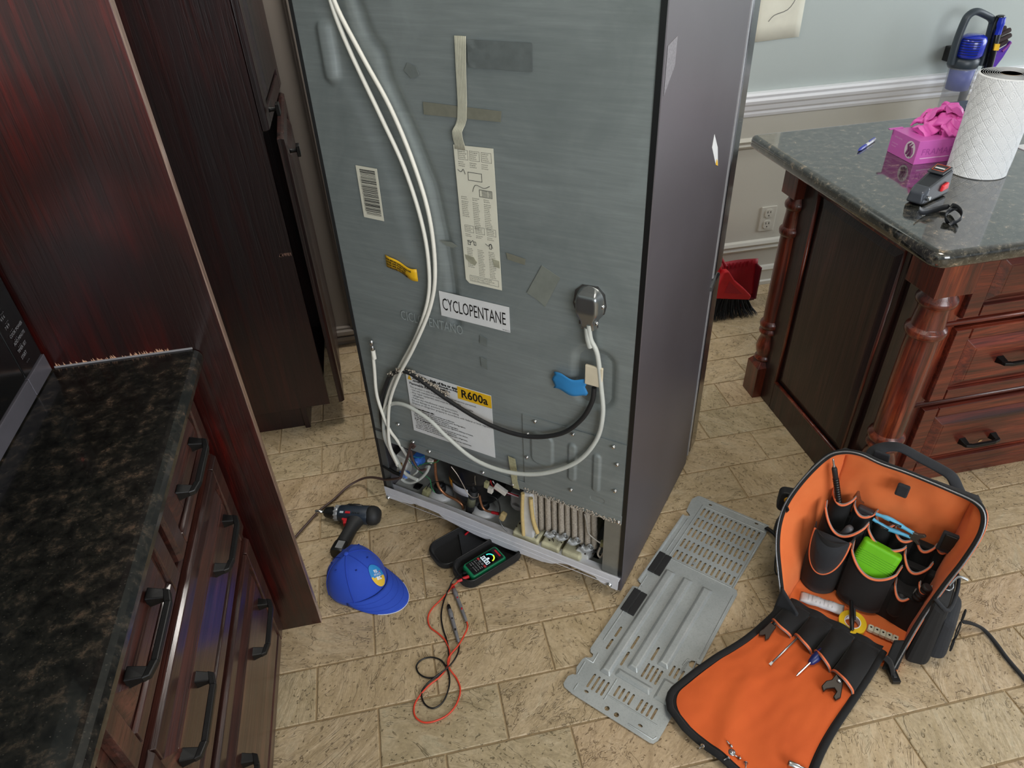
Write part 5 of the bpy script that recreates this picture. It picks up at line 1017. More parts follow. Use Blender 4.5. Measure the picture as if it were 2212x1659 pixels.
# right-hand side pocket
sp = MB(); sp.hexa([(.292, .030, .010), (.345, .045, .012), (.345, .205, .012), (.292, .235, .010), (.296, .075, .215), (.335, .085, .190), (.335, .205, .190), (.296, .235, .215)])
spo = sp.build('side_pocket', [BLACKF], bag, bevel=.016, seg=3)
m = MB(); m.hexa([(.335, .055, .035), (.372, .066, .040), (.372, .190, .040), (.335, .20, .035), (.330, .08, .165), (.362, .09, .150), (.362, .185, .150), (.330, .20, .165)]); f2 = m.build('cargo_pouch', [BLACKF2], bag, bevel=.014, seg=3)
m = MB(); 
for cy, cz, r in ((.10, .075, .018), (.128, .10, .024), (.158, .125, .016)): m.tube([(.3735 - .10*(cz + r*sin(q)-.04)*.8*.1 + .001, cy + r*cos(q), cz + r*.8*sin(q)) for q in [2*pi*j/16 for j in range(16)]], .0018, 5, closed=True)
m.build('embossed_emblem', [BLACKF], f2, fix=False)
m = MB(); m.tube([(.298, .085, .214), (.334, .092, .190), (.336, .20, .190), (.298, .228, .214)], .0045, 8, 4); m.build('pouch_rim', [BLACKF2], bag, fix=False)
m = MB(); m.tube([(.318, .15, .205), (.330, .19, .207), (.352, .20, .20)], .0035, 8, 4); m.tube([(.315+.012*cos(q), .15+.016*sin(q), .207) for q in [2*pi*j/12 for j in range(12)]], .0022, 6, closed=True); m.build('carabiner', [STL], bag, fix=False)
sg = [(2078, 1343, .045), (2100, 1347, .03), (2125, 1360, .012), (2150, 1388, .006), (2175, 1422, .006), (2212, 1465, .006), (2250, 1512, .006), (2300, 1548, .006), (2370, 1560, .006), (2440, 1535, .006)]
MB().tube([at_z(px, py, z) for px, py, z in sg], .0070, 6, 5, flat=.22, up=(0, 0, 1)).build('shoulder_strap', [BLACKF], bag, ID, fix=False)
m = MB(); p = bz(1930, 1458, .012); m.box(-.010, .010, -.020, .018, -.008, .004); m.k = 1; m.box(-.004, .004, -.010, .008, .003, .006); m.build('side_buckle', [BLK, mat('#3a3c3e', .3)], bag, BG @ T(*p) @ RZ(35), bevel=.002)
p1 = bz(1912, 1420, .05); MB().tube([p1, (p1 + p)/2 + Vector((0, 0, .012)), p], .010, 6, 4, flat=.2, up=(0, 0, 1)).build('buckle_webbing', [BLACKF], bag, fix=False)
bs = [at_z(px, py, z) for px, py, z in ((1655, 1140, .012), (1672, 1152, .02), (1684, 1166, .03))]
MB().tube(bs, .008, 6, 4, flat=.4, up=(0, 0, 1)).box(0, 0, 0, 0, 0, 0).build('strap_end_buckle', [BLK], bag, ID, fix=False)
MB().tube([at_z(px, py, z) for px, py, z in ((1703, 1098, .27), (1690, 1112, .21), (1678, 1130, .14), (1672, 1150, .05))], .0065, 6, 4, flat=.2, up=(1, 0, 0)).build('left_webbing', [BLACKF], bag, ID, fix=False)
MB().tube([at_z(px, py, z) for px, py, z in ((1684, 1170, .10), (1676, 1200, .08), (1674, 1230, .05), (1679, 1242, .045), (1683, 1225, .06))], .0022, 6, 4).build('zip_pull', [BLK], bag, ID, fix=False)
m = MB(); q0 = at_z(1702, 1080, .24); m.lathe([(.016, -.02), (.021, -.012), (.021, .012), (.016, .022)], 18, (0, 0, 0), 'y')
tm = thing('tape_measure', 'dark tape measure with a yellow round centre, clipped outside the backpack\'s left rim', 'tape measure', T(*q0) @ RZ(-30))
m = MB(); m.prism(rrect(-.026, .026, -.034, .036, .015), -.014, .014, 'y'); m.build('body', [BLK_M], tm, bevel=.004); MB().lathe([(.010, -.016), (.012, -.0145), (.012, -.013)], 20, (0.0, 0, .012), 'y').build('yellow_centre', [mat('#d49a1a', .45)], tm); 
MB().tube([(.0, 0, .03), (.02, .01, .028), (.045, .02, .02)], .004, 6, 3).build('belt_clip', [BLK], tm)

# ------------------------------------------------------------------ things inside the bag
def bthing(nm, lab, cat, p, rot=ID, group=None): return thing(nm, lab, cat, BG @ T(*p) @ rot, group)
X_ = lambda a: Matrix.Rotation(radians(a), 4, 'X'); Y_ = lambda a: Matrix.Rotation(radians(a), 4, 'Y')
g = bthing('lime_case', 'bright lime green rounded case tucked in the middle front pocket', 'case', (.153, .150, .172), Y_(9) @ X_(-22))
m = MB(); m.prism(rrect(-.048, .048, -.018, .018, .012, 5), -.03, .056, 'z'); m.build('body', [mat('#6bbf12', .5, 0, .06, 20)], g, bevel=.007, seg=4)
for k in range(6): MB().tube([(-.046, -.0178, .030-.006*k), (.046, -.0178, .030-.006*k)], .0009, 5).build('ridge', [mat('#5aa50d', .5)], g, fix=False)
f = bthing('flexible_bit_shaft', 'black ribbed flexible screwdriver shaft standing in the upper left pocket', 'tool', (.034, .216, .25), Y_(-16) @ X_(8))
m = MB(); m.tube([(0, 0, -.06), (0, 0, .115)], .0050, 10); 
for k in range(13): m.lathe([(.0050, .0+.0085*k), (.0078, .002+.0085*k), (.0078, .0045+.0085*k), (.0050, .0065+.0085*k)], 14)
m.build('ribbed_shaft', [BLK], f, fix=False); MB().lathe([(.0062, .108), (.0068, .112), (.0068, .142), (.0050, .148)], 14).build('collar', [BLK_M], f); MB().lathe([(.0035, .148), (.0040, .152), (.0026, .154), (.0026, .172), (.0012, .178)], 8).build('bit', [STL], f)
mk = bthing('grey_marker', 'grey rounded cap of a tool in the wide left pocket', 'tool', (.068, .176, .205), Y_(14)); MB().lathe([(.009, -.06), (.0105, .0), (.0105, .025), (.008, .033), (0, .036)], 18).build('barrel', [mat('#55575b', .45)], mk)
st = bthing('spare_blade_case', 'dark clear blade case in the second pocket of the back row', 'case', (.091, .222, .25), Y_(6)); MB().box(-.020, .020, -.009, .009, -.06, .028).build('body', [mat('#33353a', .2, 0, .2)], st, bevel=.006, seg=3)
pl_ = bthing('blue_handled_pliers', 'pliers with light blue and black handles in the upper middle pockets', 'pliers', (.178, .212, .262), Y_(96))
m = MB()
for s in (-1, 1): m.tube([(.008*s, 0, .03), (.012*s, 0, .0), (.016*s, 0, -.03), (.010*s, .002, -.062)], [.0048, .0062, .0064, .0045], 10, 4)
m.build('handles', [mat('#5fb4dc', .4)], pl_, fix=False); MB().tube([(-.014, -.006, -.028), (-.015, -.006, .0)], .003, 8).tube([(.013, -.006, -.05), (.015, -.006, -.02)], .003, 8).build('black_inlay', [BLK], pl_)
m = MB(); m.prism([(-.012, .026), (.012, .026), (.014, .040), (.020, .052), (.016, .056), (.006, .046), (-.006, .050), (-.016, .058), (-.020, .052), (-.013, .040)], -.004, .004, 'y'); m.build('jaws', [mat('#57534f', .4, .6)], pl_, bevel=.0015)
bi = bthing('black_grip_tool', 'black screwdriver grips deep in the dark right front pocket', 'screwdriver', (.238, .135, .115)); m = MB(); m.lathe([(.006, -.05), (.012, -.03), (.013, .0), (.011, .014), (0, .018)], 16); m.build('grip', [BLK_M], bi)
bi = bthing('ribbed_grip_tool', 'dark ribbed tool grip in the small pocket by the right wall of the bag', 'tool', (.275, .137, .165), Y_(12)); m = MB()
for k in range(5): m.lathe([(.009, -.03+.011*k), (.012, -.027+.011*k), (.012, -.022+.011*k), (.009, -.019+.011*k)], 14)
m.build('grip', [BLK_M], bi)
po = bthing('desiccant_packet', 'white printed paper packet lying on the orange bag floor', 'packet', tuple(bz(1775, 1303, .03)), RZ(10))
m = MB()
def pk(a, b, s): x = -.055+.11*a; y = -.017+.034*b; e = min(1, 5*a, 5*(1-a)); return (x, y*(1 + .06*sin(9*a)), s*.010*sin(pi*b)**.6*e + .001*sin(20*a))
m.grid(lambda a, b: pk(a, b, 1), 16, 8); m.grid(lambda a, b: pk(a, b, -1), 16, 8, flip=True); pw = m.build('wrapper', [mat('#c9c8cc', .4, 0, .12, 60)], po)
m = MB()
for k in range(7): write(m, 'DO NOT EAT DESICCANT', lambda a, b, k=k: (-.036+.010*k+b, -.012+a, .0098 - .0*k), .0028, fit=(.023, .0022))
m.build('print', [INK_G], pw, fix=False)
c = bz(1838, 1352, .020); yt = bthing('yellow_tape_roll', 'roll of yellow electrical tape lying on the bag floor', 'tape', (c.x, c.y, .022), X_(6))
m = MB(); n = 32; prof = [(.0195, 0), (.0335, 0), (.0335, .019), (.0195, .019)]; vs = [(r*cos(2*pi*k/n), r*sin(2*pi*k/n), h) for r, h in prof for k in range(n)]
m.add(vs, [(i*n+k, i*n+(k+1) % n, ((i+1) % 4)*n+(k+1) % n, ((i+1) % 4)*n+k) for i in range(4) for k in range(n)]); m.build('tape', [mat('#d9b31e', .35)], yt, bevel=.0008)
m = MB(); vs = [(r*cos(2*pi*k/n), r*sin(2*pi*k/n), h) for r, h in [(.0180, -.0005), (.0197, -.0005), (.0197, .0198), (.0180, .0198)] for k in range(n)]; m.add(vs, [(i*n+k, i*n+(k+1) % n, ((i+1) % 4)*n+(k+1) % n, ((i+1) % 4)*n+k) for i in range(4) for k in range(n)]); m.build('core', [PAPERW], yt)
pe = bthing('black_pen_light', 'black pocket tool lying across the yellow tape roll', 'tool', (c.x-.008, c.y+.008, .052), RZ(-70) @ Y_(12))
m = MB(); m.lathe([(.0040, -.040), (.0050, -.036), (.0052, .0), (.0062, .003), (.0062, .022), (.0050, .026), (.0050, .040), (.0030, .042)], 14, (0, 0, 0), 'x'); m.build('barrel', [BLK], pe, fix=False); MB().box(-.02, .012, .005, .010, -.002, .003).build('clip', [BLK_M], pe, bevel=.001)
c = bz(1905, 1370, .026); ts = bthing('terminal_strip', 'pale plastic terminal strip with screw holes on the bag floor, by the right wall', 'terminal strip', (c.x, c.y, .024), RZ(3))
for k in range(5): MB().prism(rrect(-.034+.0145*k, -.0215+.0145*k, -.0095, .0095, .004 if k == 0 else .002), 0, .010, 'z').build('terminal_block', [mat('#cfcdb9', .45)], ts, bevel=.001)
for k in range(5): MB().lathe([(.0026, .0098), (.0026, .0104), (0, .0104)], 10, (-.0278+.0145*k, .001, 0)).build('screw_hole', [INK], ts, fix=False)
MB().box(-.035, .037, -.0085, .0085, .0005, .007).build('base', [mat('#b9b7a4', .5)], ts)
# screws on the flap and a chrome socket
FGRID = [flap(a/60, b/80, .0022) for a in range(3, 58) for b in range(3, 78)]
def on_flap(px, py, lift=0.0):
    z = .02
    for _ in range(4): p = at_z(px, py, z + lift); q = min(FGRID, key=lambda g: (g[0]-p.x)**2 + (g[1]-p.y)**2); z = q[2]
    return at_z(px, py, z + lift)
# tools in the flap pockets
def fthing(nm, lab, cat, p0, p1, z): a, b = on_flap(*p0, z*.5), on_flap(*p1, .005); d = (b-a).normalized(); y = Vector((0, 0, 1)).cross(d).normalized(); return thing(nm, lab, cat, frame3(a, d, y, d.cross(y))), (b-a).length
s1, L = fthing('flat_screwdriver', 'steel flat screwdriver shaft sticking out of the second flap pocket', 'screwdriver', (1712, 1388), (1663, 1436), .028)
MB().tube([(-.05, 0, 0), (L-.008, 0, 0)], .0024, 10).hexa([(L-.010, -.0024, -.0024), (L, -.0034, -.0008), (L, .0034, -.0008), (L-.010, .0024, -.0024), (L-.010, -.0024, .0024), (L, -.0034, .0008), (L, .0034, .0008), (L-.010, .0024, .0024)]).build('shaft', [STL], s1); MB().lathe([(.004, -.07), (.007, -.06), (.007, -.03), (.004, -.02)], 14, (0, 0, -.004), 'x').build('handle', [BLK_M], s1)
s2, L = fthing('phillips_screwdriver', 'screwdriver with a navy handle in the third flap pocket, bright shaft', 'screwdriver', (1757, 1425), (1720, 1460), .030)
MB().tube([(-.05, 0, 0), (L-.006, 0, 0), (L, 0, 0)], [.0026, .0026, .0008], 10).build('shaft', [CHROME], s2, fix=False); MB().lathe([(.005, -.045), (.010, -.035), (.011, -.008), (.008, .008), (.004, .014)], 18, (0, 0, -.003), 'x').build('handle', [mat('#1a2a6b', .35)], s2)
wr, L = fthing('slip_joint_pliers', 'dark steel pliers head hanging out of the fourth flap pocket', 'pliers', (1812, 1468), (1785, 1508), .034)
m = MB(); m.prism([(-.03, -.010), (.012, -.012), (.022, -.020), (.040, -.022), (.050, -.012), (.040, -.010), (.032, -.004), (.026, .002), (.030, .010), (.045, .010), (.050, .018), (.036, .024), (.014, .016), (.0, .010), (-.03, .010)], -.004, .005, 'z'); m.build('jaws', [mat('#2b2622', .35, .6)], wr, bevel=.002); MB().lathe([(.0055, .004), (.0055, .008), (.004, .009), (0, .009)], 6, (.004, .002, 0)).build('pivot_bolt', [STL], wr); MB().tube([(-.028, -.005, 0), (-.06, -.008, -.006)], .004, 8).tube([(-.028, .005, 0), (-.06, .008, -.006)], .004, 8).build('handles', [BLK], wr)
cu, L = fthing('wire_cutters', 'dark wire cutter jaws peeking from the first flap pocket', 'pliers', (1660, 1362), (1640, 1386), .024)
m = MB(); m.prism([(-.02, -.009), (.006, -.011), (.018, -.014), (.028, -.010), (.020, -.002), (.016, .0), (.020, .003), (.028, .009), (.018, .013), (.006, .011), (-.02, .009)], -.004, .005, 'z'); m.build('jaws', [mat('#3a302b', .35, .5)], cu, bevel=.0015); MB().tube([(-.02, 0, 0), (-.05, 0, -.004)], .005, 8).build('handles', [BLK], cu)
lab = (('hex screw nearest the flap\'s left binding, alone', (1518, 1611), 25), ('upper hex screw of the cluster, above the washer', (1579, 1611), -60), ('hex screw left of and below the washer', (1572, 1637), 20), ('short screw just right of the washer', (1597, 1637), -35), ('lowest screw of the cluster, lying at the photo\'s bottom edge', (1611, 1648), 60))
for nm, (px, py), an in lab:
    p = on_flap(px, py, .0045); t_ = thing('hex_screw', 'silver ' + nm, 'screw', T(*p) @ RZ(an), 'loose screws on the orange flap')
    m = MB(); m.lathe([(.0028, -.001), (.0028, .003), (.0022, .0038), (0, .0038)], 6, (0, 0, 0), 'x'); m.lathe([(.0052, -.0012), (.0052, -.0002), (.003, 0)], 14, (0, 0, 0), 'x'); m.build('head', [CHROME], t_, T(*p) @ RZ(an) @ Matrix.Rotation(.35, 4, 'Y')); MB().lathe([(.0015, -.0012), (.0015, -.012), (0, -.015)], 8, (0, 0, 0), 'x').build('shank', [STL], t_, T(*p) @ RZ(an) @ Matrix.Rotation(.35, 4, 'Y'))
p = on_flap(1581, 1625, .0012); t_ = thing('fender_washer_screw', 'silver screw with a broad round washer lying among the loose screws', 'screw', T(*p), 'loose screws on the orange flap')
MB().lathe([(0, -.0006), (.0078, -.0006), (.0078, .0006), (.003, .0008)], 20).build('washer', [STL], t_); MB().lathe([(.0036, .0008), (.0036, .0030), (0, .0036)], 6).build('head', [CHROME], t_)
a, b = on_flap(1703, 1648, .0078), on_flap(1738, 1664, .0078); d = (b-a).normalized(); y = Vector((0, 0, 1)).cross(d).normalized()
so = thing('chrome_socket', 'chrome socket bit lying on the orange flap at the photo\'s bottom edge', 'socket', frame3(a, d, y, d.cross(y))); m = MB(); m.lathe([(.0050, .0), (.0072, .0), (.0076, .002), (.0076, .022), (.0060, .024), (.0060, .045), (0, .045)], 16, (0, 0, 0), 'x'); m.build('barrel', [CHROME], so, fix=False); MB().lathe([(0, .001), (.0050, .0005), (.005, -.0002)], 6, (0, 0, 0), 'x').build('hex_bore', [BLK], so, fix=False)

# ------------------------------------------------------------------ on the island
ZC = .9155
rl = thing('paper_towel_roll', 'white quilted paper towel roll standing on the island worktop', 'paper towel', T(1.603, 1.603, ZC))
QT = mat('#dfe2e4', .85, 0, .01); RR = .073; HR = .252; n = 96
def emb(a, z):
    u = a*RR/.030 + .25; v = z/.033; p = abs(u % 1 - .5); q = abs(v % 1 - .5); d = (p+q)
    r_ = max(0, 1 - abs(d-.48)/.045) + max(0, 1 - abs(d-.30)/.045)*.8 + max(0, 1 - abs(d-.12)/.045)*.8
    band = (int(u*2) + int(v*2)) % 2; dots = max(0, 1 - math.hypot((a*RR/.0042) % 1 - .5, (z/.0042) % 1 - .5)/.30)*.7 if d > .55 or band else 0
    return -.0020*min(1, max(r_, dots))
NA, NZ_ = 460, 200; m = MB(); vs = []
for j in range(NZ_+1):
    z = .002 + (HR-.004)*j/NZ_
    for i in range(NA): a = 2*pi*i/NA; r = RR + emb(a, z) + .0006*noise.noise(Vector((cos(a)*3, sin(a)*3, z*20))); vs.append((r*cos(a), r*sin(a), z))
m.add(vs, [(j*NA+i, j*NA+(i+1) % NA, (j+1)*NA+(i+1) % NA, (j+1)*NA+i) for j in range(NZ_) for i in range(NA)], True)
m.lathe([(RR-.0005, HR-.002), (RR-.003, HR), (.022, HR)], n); m.lathe([(.022, 0), (RR-.003, 0), (RR-.0005, .002)], n); m.build('roll', [mat('#dfe2e4', .85, 0, .01)], rl, fix=False)
m = MB(); m.lathe([(.0222, .001), (.0222, HR+.001)], 32); m.lathe([(.0200, .001), (.0200, HR+.001)], 32); m.lathe([(.0200, HR+.001), (.0222, HR+.001)], 32); m.build('cardboard_core', [mat('#a08a72', .8)], rl, fix=False)
m = MB(); 
for k in range(9): m.lathe([(.026+.0052*k, HR), (.0264+.0052*k, HR+.0007), (.0268+.0052*k, HR)], 48)
m.build('paper_layers', [mat('#cdd0d2', .8)], rl, fix=False)
m = MB(); m.grid(lambda a, b: (RR*cos(-1.15+.5*(1-a))*(1+.0*b) + .070*a**1.6, RR*sin(-1.15+.5*(1-a)) - .012*a + .070*a, .002 + (HR-.004)*b), 16, 6); m.build('loose_sheet', [QT], rl, solid=.0008, fix=False)
# glove box
gb = thing('glove_box', 'pink disposable glove box on the island worktop in front of the wall', 'box', T(1.476, 1.692, ZC) @ RZ(-1))
GX, GY, GZ = .235, .122, .066; PINK = mat('#c963b4', .35, 0, .03)
m = MB(); m.box(0, GX, 0, GY, 0, GZ); cb = m.build('carton', [PINK], gb, bevel=.0012)
m = MB(); write(m, 'FRAMAR', lambda a, b: (.016+a, -.0004, .026+b), .02, fit=(.098, .017)); m.build('carton_lettering', [mat('#a8499a', .4)], cb, fix=False)
m = MB(); m.box(.014, .105, -.0006, 0, .0155, .018); write(m, 'NITRILE GLOVES', lambda a, b: (-.0006, .105-a, .048+b), .005, fit=(.034, .004)); write(m, 'POWDER FREE', lambda a, b: (-.0006, .110-a, .030+b), .005, fit=(.026, .003)); write(m, 'MEDIUM', lambda a, b: (-.0006, .110-a, .022+b), .005, fit=(.02, .003)); m.build('white_print', [mat('#e6b8dc', .4)], cb, fix=False)
m = MB(); m.add([(-.0007, .030+.022*cos(q), .034+.024*sin(q)) for q in [2*pi*k/28 for k in range(28)]], [tuple(range(28))]); lg = m.build('round_logo', [mat('#e0d3dc', .4)], cb, fix=False)
m = MB()
for P in (((.040, .020), (.034, .034), (.040, .046), (.030, .054)), ((.032, .016), (.024, .030), (.030, .044), (.022, .052)), ((.022, .018), (.018, .030), (.022, .042))): m.tube([(-.0012, y, z) for y, z in P], [.0030, .0042, .0030, .001], 6, 0)
m.build('logo_locks', [mat('#7d3f6f', .5)], lg, fix=False)
m = MB(); m.hexa([(-.012, GY-.004, GZ-.002), (.03, GY-.004, GZ), (.03, GY+.004, GZ), (-.012, GY+.004, GZ-.002), (-.014, GY-.004, GZ+.001), (.03, GY-.004, GZ+.002), (.03, GY+.004, GZ+.002), (-.014, GY+.004, GZ+.001)]); m.build('top_flap', [PINK], gb)
random.seed(21); GLV = mat('#e565bd', .45, 0, .08, 30)
def glove(cx, cy, cz, rz, s, curl):
    """a limp glove: palm bag with a thumb, four fingers and an open cuff"""
    m = MB(); ph = random.random()*9
    def sk(x, y, z): f_ = noise.noise(Vector((x*38+ph, y*38, ph))); g_ = noise.noise(Vector((y*70, x*70+ph, 3))); return (x*.86 + .006*g_, y + .006*f_, z + .013*f_ + .006*g_ - 5*max(0, x-.01)**2*3 + curl*.004)
    def tub(P, R, fl=.45):
        mm = MB(); mm.tube(P, R, 14, 8, flat=fl, up=(0, 0, 1)); m.add([sk(*v) for v in mm.v], mm.f, True)
    tub([(-.055, 0, 0), (-.03, .002, .004), (0, 0, .006), (.028, 0, .004)], [.026]*4+[.022]*4+[.024]*4+[.030], .35)
    for k, L in enumerate((.026, .032, .030, .024)):
        y0 = -.021+.014*k; bend = random.uniform(-.02, .02); tub([(.024, y0, .003), (.040, y0*1.2+bend*.3, .005+.008*random.random()), (.024+L, y0*1.35+bend*.5, random.uniform(-.008, .004))], [.0092]*3+[.0088]*3+[.008]*2+[.006], .6)
    tub([(-.012, .018, .002), (.002, .028, .005), (.014, .032, .001)], [.0095]*5+[.006], .6)
    return m, T(cx, cy, cz) @ RZ(rz) @ Matrix.Rotation(random.uniform(-.5, .5), 4, 'X') @ Matrix.Rotation(random.uniform(-.4, .4), 4, 'Y') @ Matrix.Scale(s, 4)
GL_ = ((.080, .060, .082, 10, 'leftmost pink glove, draped over the left rim of the glove box'), (.125, .040, .088, 250, 'pink glove hanging over the front edge of the glove box'), (.150, .085, .092, 75, 'pink glove at the right of the heap, beside the paper towel roll'), (.115, .060, .100, 215, 'pink glove in the middle of the heap, fingers pointing forward'), (.165, .055, .082, 330, 'lowest pink glove on the right, half behind the paper towel roll'), (.100, .092, .088, 120, 'pink glove at the back left of the heap'), (.135, .070, .114, 40, 'topmost pink glove of the heap'), (.120, .090, .104, 165, 'pink glove at the back of the heap, just under the topmost'), (.092, .045, .094, 285, 'small crumpled pink glove at the front left of the heap'))
for i, (x, y, z, rz, lb) in enumerate(GL_):
    m, mt = glove(x, y, z, rz, 1.0, random.uniform(-.8, .8)); o = m.build('nitrile_glove', [GLV], None, WM[gb.name] @ mt, fix=False)
    tag(o, lb, 'glove', 'heap of pink gloves on the box')
# pen
a, b = at_z(1853, 326, ZC+.005), at_z(1891, 300, ZC+.005); d = (b-a).normalized(); y = Vector((0, 0, 1)).cross(d).normalized()
pe = thing('ballpoint_pen', 'blue and white ballpoint pen lying on the island worktop', 'pen', frame3(a, d, y, d.cross(y))); L = (b-a).length
MB().lathe([(.0006, 0), (.002, .006), (.0052, .020), (.0055, .055), (.005, .060)], 14, (0, 0, 0), 'x').build('blue_grip', [mat('#2431a0', .3)], pe, fix=False); MB().lathe([(.005, .058), (.0052, L-.03), (.0046, L-.012), (.0025, L-.010), (.0025, L)], 14, (0, 0, 0), 'x').build('white_barrel', [mat('#c9ccd6', .25)], pe, fix=False); MB().box(L-.055, L-.010, -.002, .002, .0058, .0080).build('pocket_clip', [mat('#2431a0', .3)], pe, bevel=.0008)
# handheld light with strap
gd = thing('work_light', 'black handheld work light with a red switch and wrist loop, on the island corner', 'work light', T(1.362, 1.480, ZC) @ RZ(27)); GD = WM[gd.name] @ Matrix.Diagonal((.86, 1.0, 1.12, 1))
m = MB(); m.hexa([(-.080, -.022, .002), (.062, -.028, .002), (.062, .028, .002), (-.080, .024, .002), (-.074, -.018, .038), (.058, -.025, .062), (.058, .025, .062), (-.074, .020, .038)]); bo = m.build('body', [mat('#26292e', .38, 0, .05)], gd, GD, bevel=.008, seg=3)
m = MB(); m.hexa([(-.088, -.020, .006), (-.058, -.023, .004), (-.058, .022, .004), (-.088, .020, .006), (-.086, -.016, .032), (-.058, -.020, .043), (-.058, .020, .043), (-.086, .016, .032)]); m.build('lens_ring', [mat('#5b6068', .25, .5)], gd, GD, bevel=.005, seg=3)
m = MB(); m.hexa([(.0, -.020, .056), (.052, -.022, .063), (.052, .022, .063), (.0, .020, .056), (.0, -.019, .0585), (.052, -.021, .0650), (.052, .021, .0650), (.0, .019, .0585)]); lp = m.build('label_plate', [mat('#33363b', .4)], gd, GD, bevel=.002)
m = MB(); m.tube([(.010, -.014, .0615), (.046, -.016, .0655), (.046, .016, .0655), (.010, .014, .0615)], .0009, 5, closed=True); m.build('orange_outline', [mat('#c4502f', .4)], lp, GD, fix=False)
m = MB(); m.add([(.022, -.012, .0632), (.028, -.012, .0640), (.028, .012, .0640), (.022, .012, .0632)], [(0, 1, 2, 3)]); m.build('white_bar', [PAPERW], lp, GD, fix=False)
m = MB(); m.hexa([(.000, -.030, .020), (.034, -.032, .022), (.034, -.024, .022), (.0, -.022, .020), (.004, -.031, .034), (.030, -.032, .038), (.030, -.024, .038), (.004, -.022, .034)]); m.build('red_switch', [mat('#e03038', .35)], gd, GD, bevel=.003, seg=3)
MB().lathe([(.0035, -.0295), (.0055, -.0290), (.0055, -.020)], 12, (-.066, 0, .018), 'y').build('strap_eyelet', [STL], gd, GD)
q = [at_z(px, py, z) for px, py, z in ((1985, 452, .935), (1995, 458, .925), (2015, 455, .922), (2040, 448, .925), (2060, 446, .93), (2075, 456, .935), (2077, 470, .932), (2062, 481, .922), (2046, 478, .922), (2042, 466, .928), (2052, 455, .935), (2068, 452, .94))]
MB().tube([p for p in q], .0085, 6, 5, flat=.16, up=(.3, -.3, .05)).build('wrist_strap', [mat('#1f2227', .5)], gd, ID, fix=False)
# folded navy leaflet/box behind, and a white card at the right edge
nb = thing('navy_box', 'flat dark navy printed box at the far edge of the island, behind the gloves', 'box', T(1.90, 2.03, ZC)); m = MB(); m.box(-.042, .19, -.05, .045, 0, .038); nbx = m.build('carton', [mat('#232b45', .35, 0, .2, 30)], nb, bevel=.0015)
m = MB(); m.tube([(-.02, -.03, .0385), (.0, .0, .0385), (.03, .01, .0385), (.02, -.02, .0385)], .0010, 4, 4); m.build('pale_scribble', [mat('#5c6684', .5)], nbx, fix=False)
wc = thing('white_card', 'white card at the photo\'s right edge on the island worktop', 'card', T(*at_z(2225, 325, ZC))); MB().box(-.016, .12, -.04, .045, 0, .0025).build('card', [PAPERW], wc, bevel=.0006)

# ------------------------------------------------------------------ vacuum on its wall mount
VY = 2.56
vc = thing('stick_vacuum', 'grey and blue cordless stick vacuum hanging on the wall behind the paper towels', 'vacuum', T(2.33, VY, .95))
VW = T(0, 0, 0)
def vpart(nm, m_, mb, **k): return mb.build(nm, [m_], vc, VW, **k)
GRY = mat('#39424a', .4, 0, .06)
m = MB(); m.tube([(2.244, VY-.02, .945), (2.240, VY-.02, 1.02), (2.246, VY-.02, 1.088), (2.256, VY-.02, 1.115), (2.282, VY-.02, 1.126), (2.322, VY-.02, 1.114), (2.366, VY-.02, 1.092), (2.375, VY-.02, 1.06), (2.380, VY-.02, .98), (2.378, VY-.02, .93)], .0125, 12, 5, flat=1.3, up=(0, 1, 0)); vpart('handle_loop', GRY, m, fix=False)
m = MB(); m.lathe([(.050, .925), (.056, .935), (.056, .955), (.048, .968), (.030, .975), (0, .977)], 28, (2.308, VY-.01, 0)); vpart('motor_base', GRY, m)
m = MB(); m.lathe([(.0, 1.050), (.030, 1.048), (.044, 1.040), (.049, 1.028), (.049, .978), (.042, .968), (0, .966)], 32, (2.302, VY-.03, 0)); bm_ = vpart('blue_motor_cover', mat('#1e34b8', .25, 0, .05, coat=.5), m)
for k in range(7): MB().tube([(2.302 + .0495*sin(q), VY-.03 - .0495*cos(q), .984+.009*k) for q in [radians(-85+80*j/8) for j in range(9)]], .0016, 5).build('vent_slit', [mat('#141b4d', .5)], bm_, VW, fix=False)
m = MB(); m.lathe([(.040, .735), (.046, .745), (.050, .90), (.052, .925), (.050, .930)], 32, (2.307, VY-.02, 0)); vpart('dust_cup', mat('#a9adb4', .15, 0, .05, alpha=.38), m)
m = MB(); m.lathe([(.034, .845), (.042, .848), (.045, .922), (0, .924)], 28, (2.307, VY-.02, 0)); vpart('blue_filter', mat('#2440b6', .4), m)
m = MB(); m.lathe([(0, .80), (.014, .80), (.016, .86)], 16, (2.335, VY-.035, 0)); vpart('cyclone_tip', mat('#23262d', .4), m)
m = MB(); m.lathe([(.041, .735), (.047, .735), (.049, .742), (.041, .748)], 28, (2.307, VY-.02, 0)); vpart('cup_lid', mat('#8d9196', .2), m)
m = MB(); m.tube([(2.447, VY-.045, .80), (2.436, VY-.045, .93), (2.424, VY-.045, 1.02), (2.418, VY-.045, 1.075), (2.416, VY-.045, 1.10)], [.017]*12+[.016]*6+[.009], 14, 5); m.v = [(x-.042, y, z+.012) for x, y, z in m.v]; vpart('side_column', mat('#14171c', .2, .2, .05, coat=.6), m, fix=False)
m = MB(); m.tube([(2.4225, VY-.053, 1.035), (2.420, VY-.053, 1.07), (2.4185, VY-.053, 1.093)], [.0125, .0145, .0130], 12, 3); m.v = [(x-.044, y-.002, z+.012) for x, y, z in m.v]; vpart('blue_release', mat('#1e34b8', .3), m, fix=False)
m = MB(); m.prism([(2.418, 1.003), (2.440, 1.001), (2.443, .978), (2.421, .980)], VY-.0655, VY-.060, 'y'); m.v = [(x-.044, y, z+.012) for x, y, z in m.v]; vpart('yellow_sticker', YEL, m)
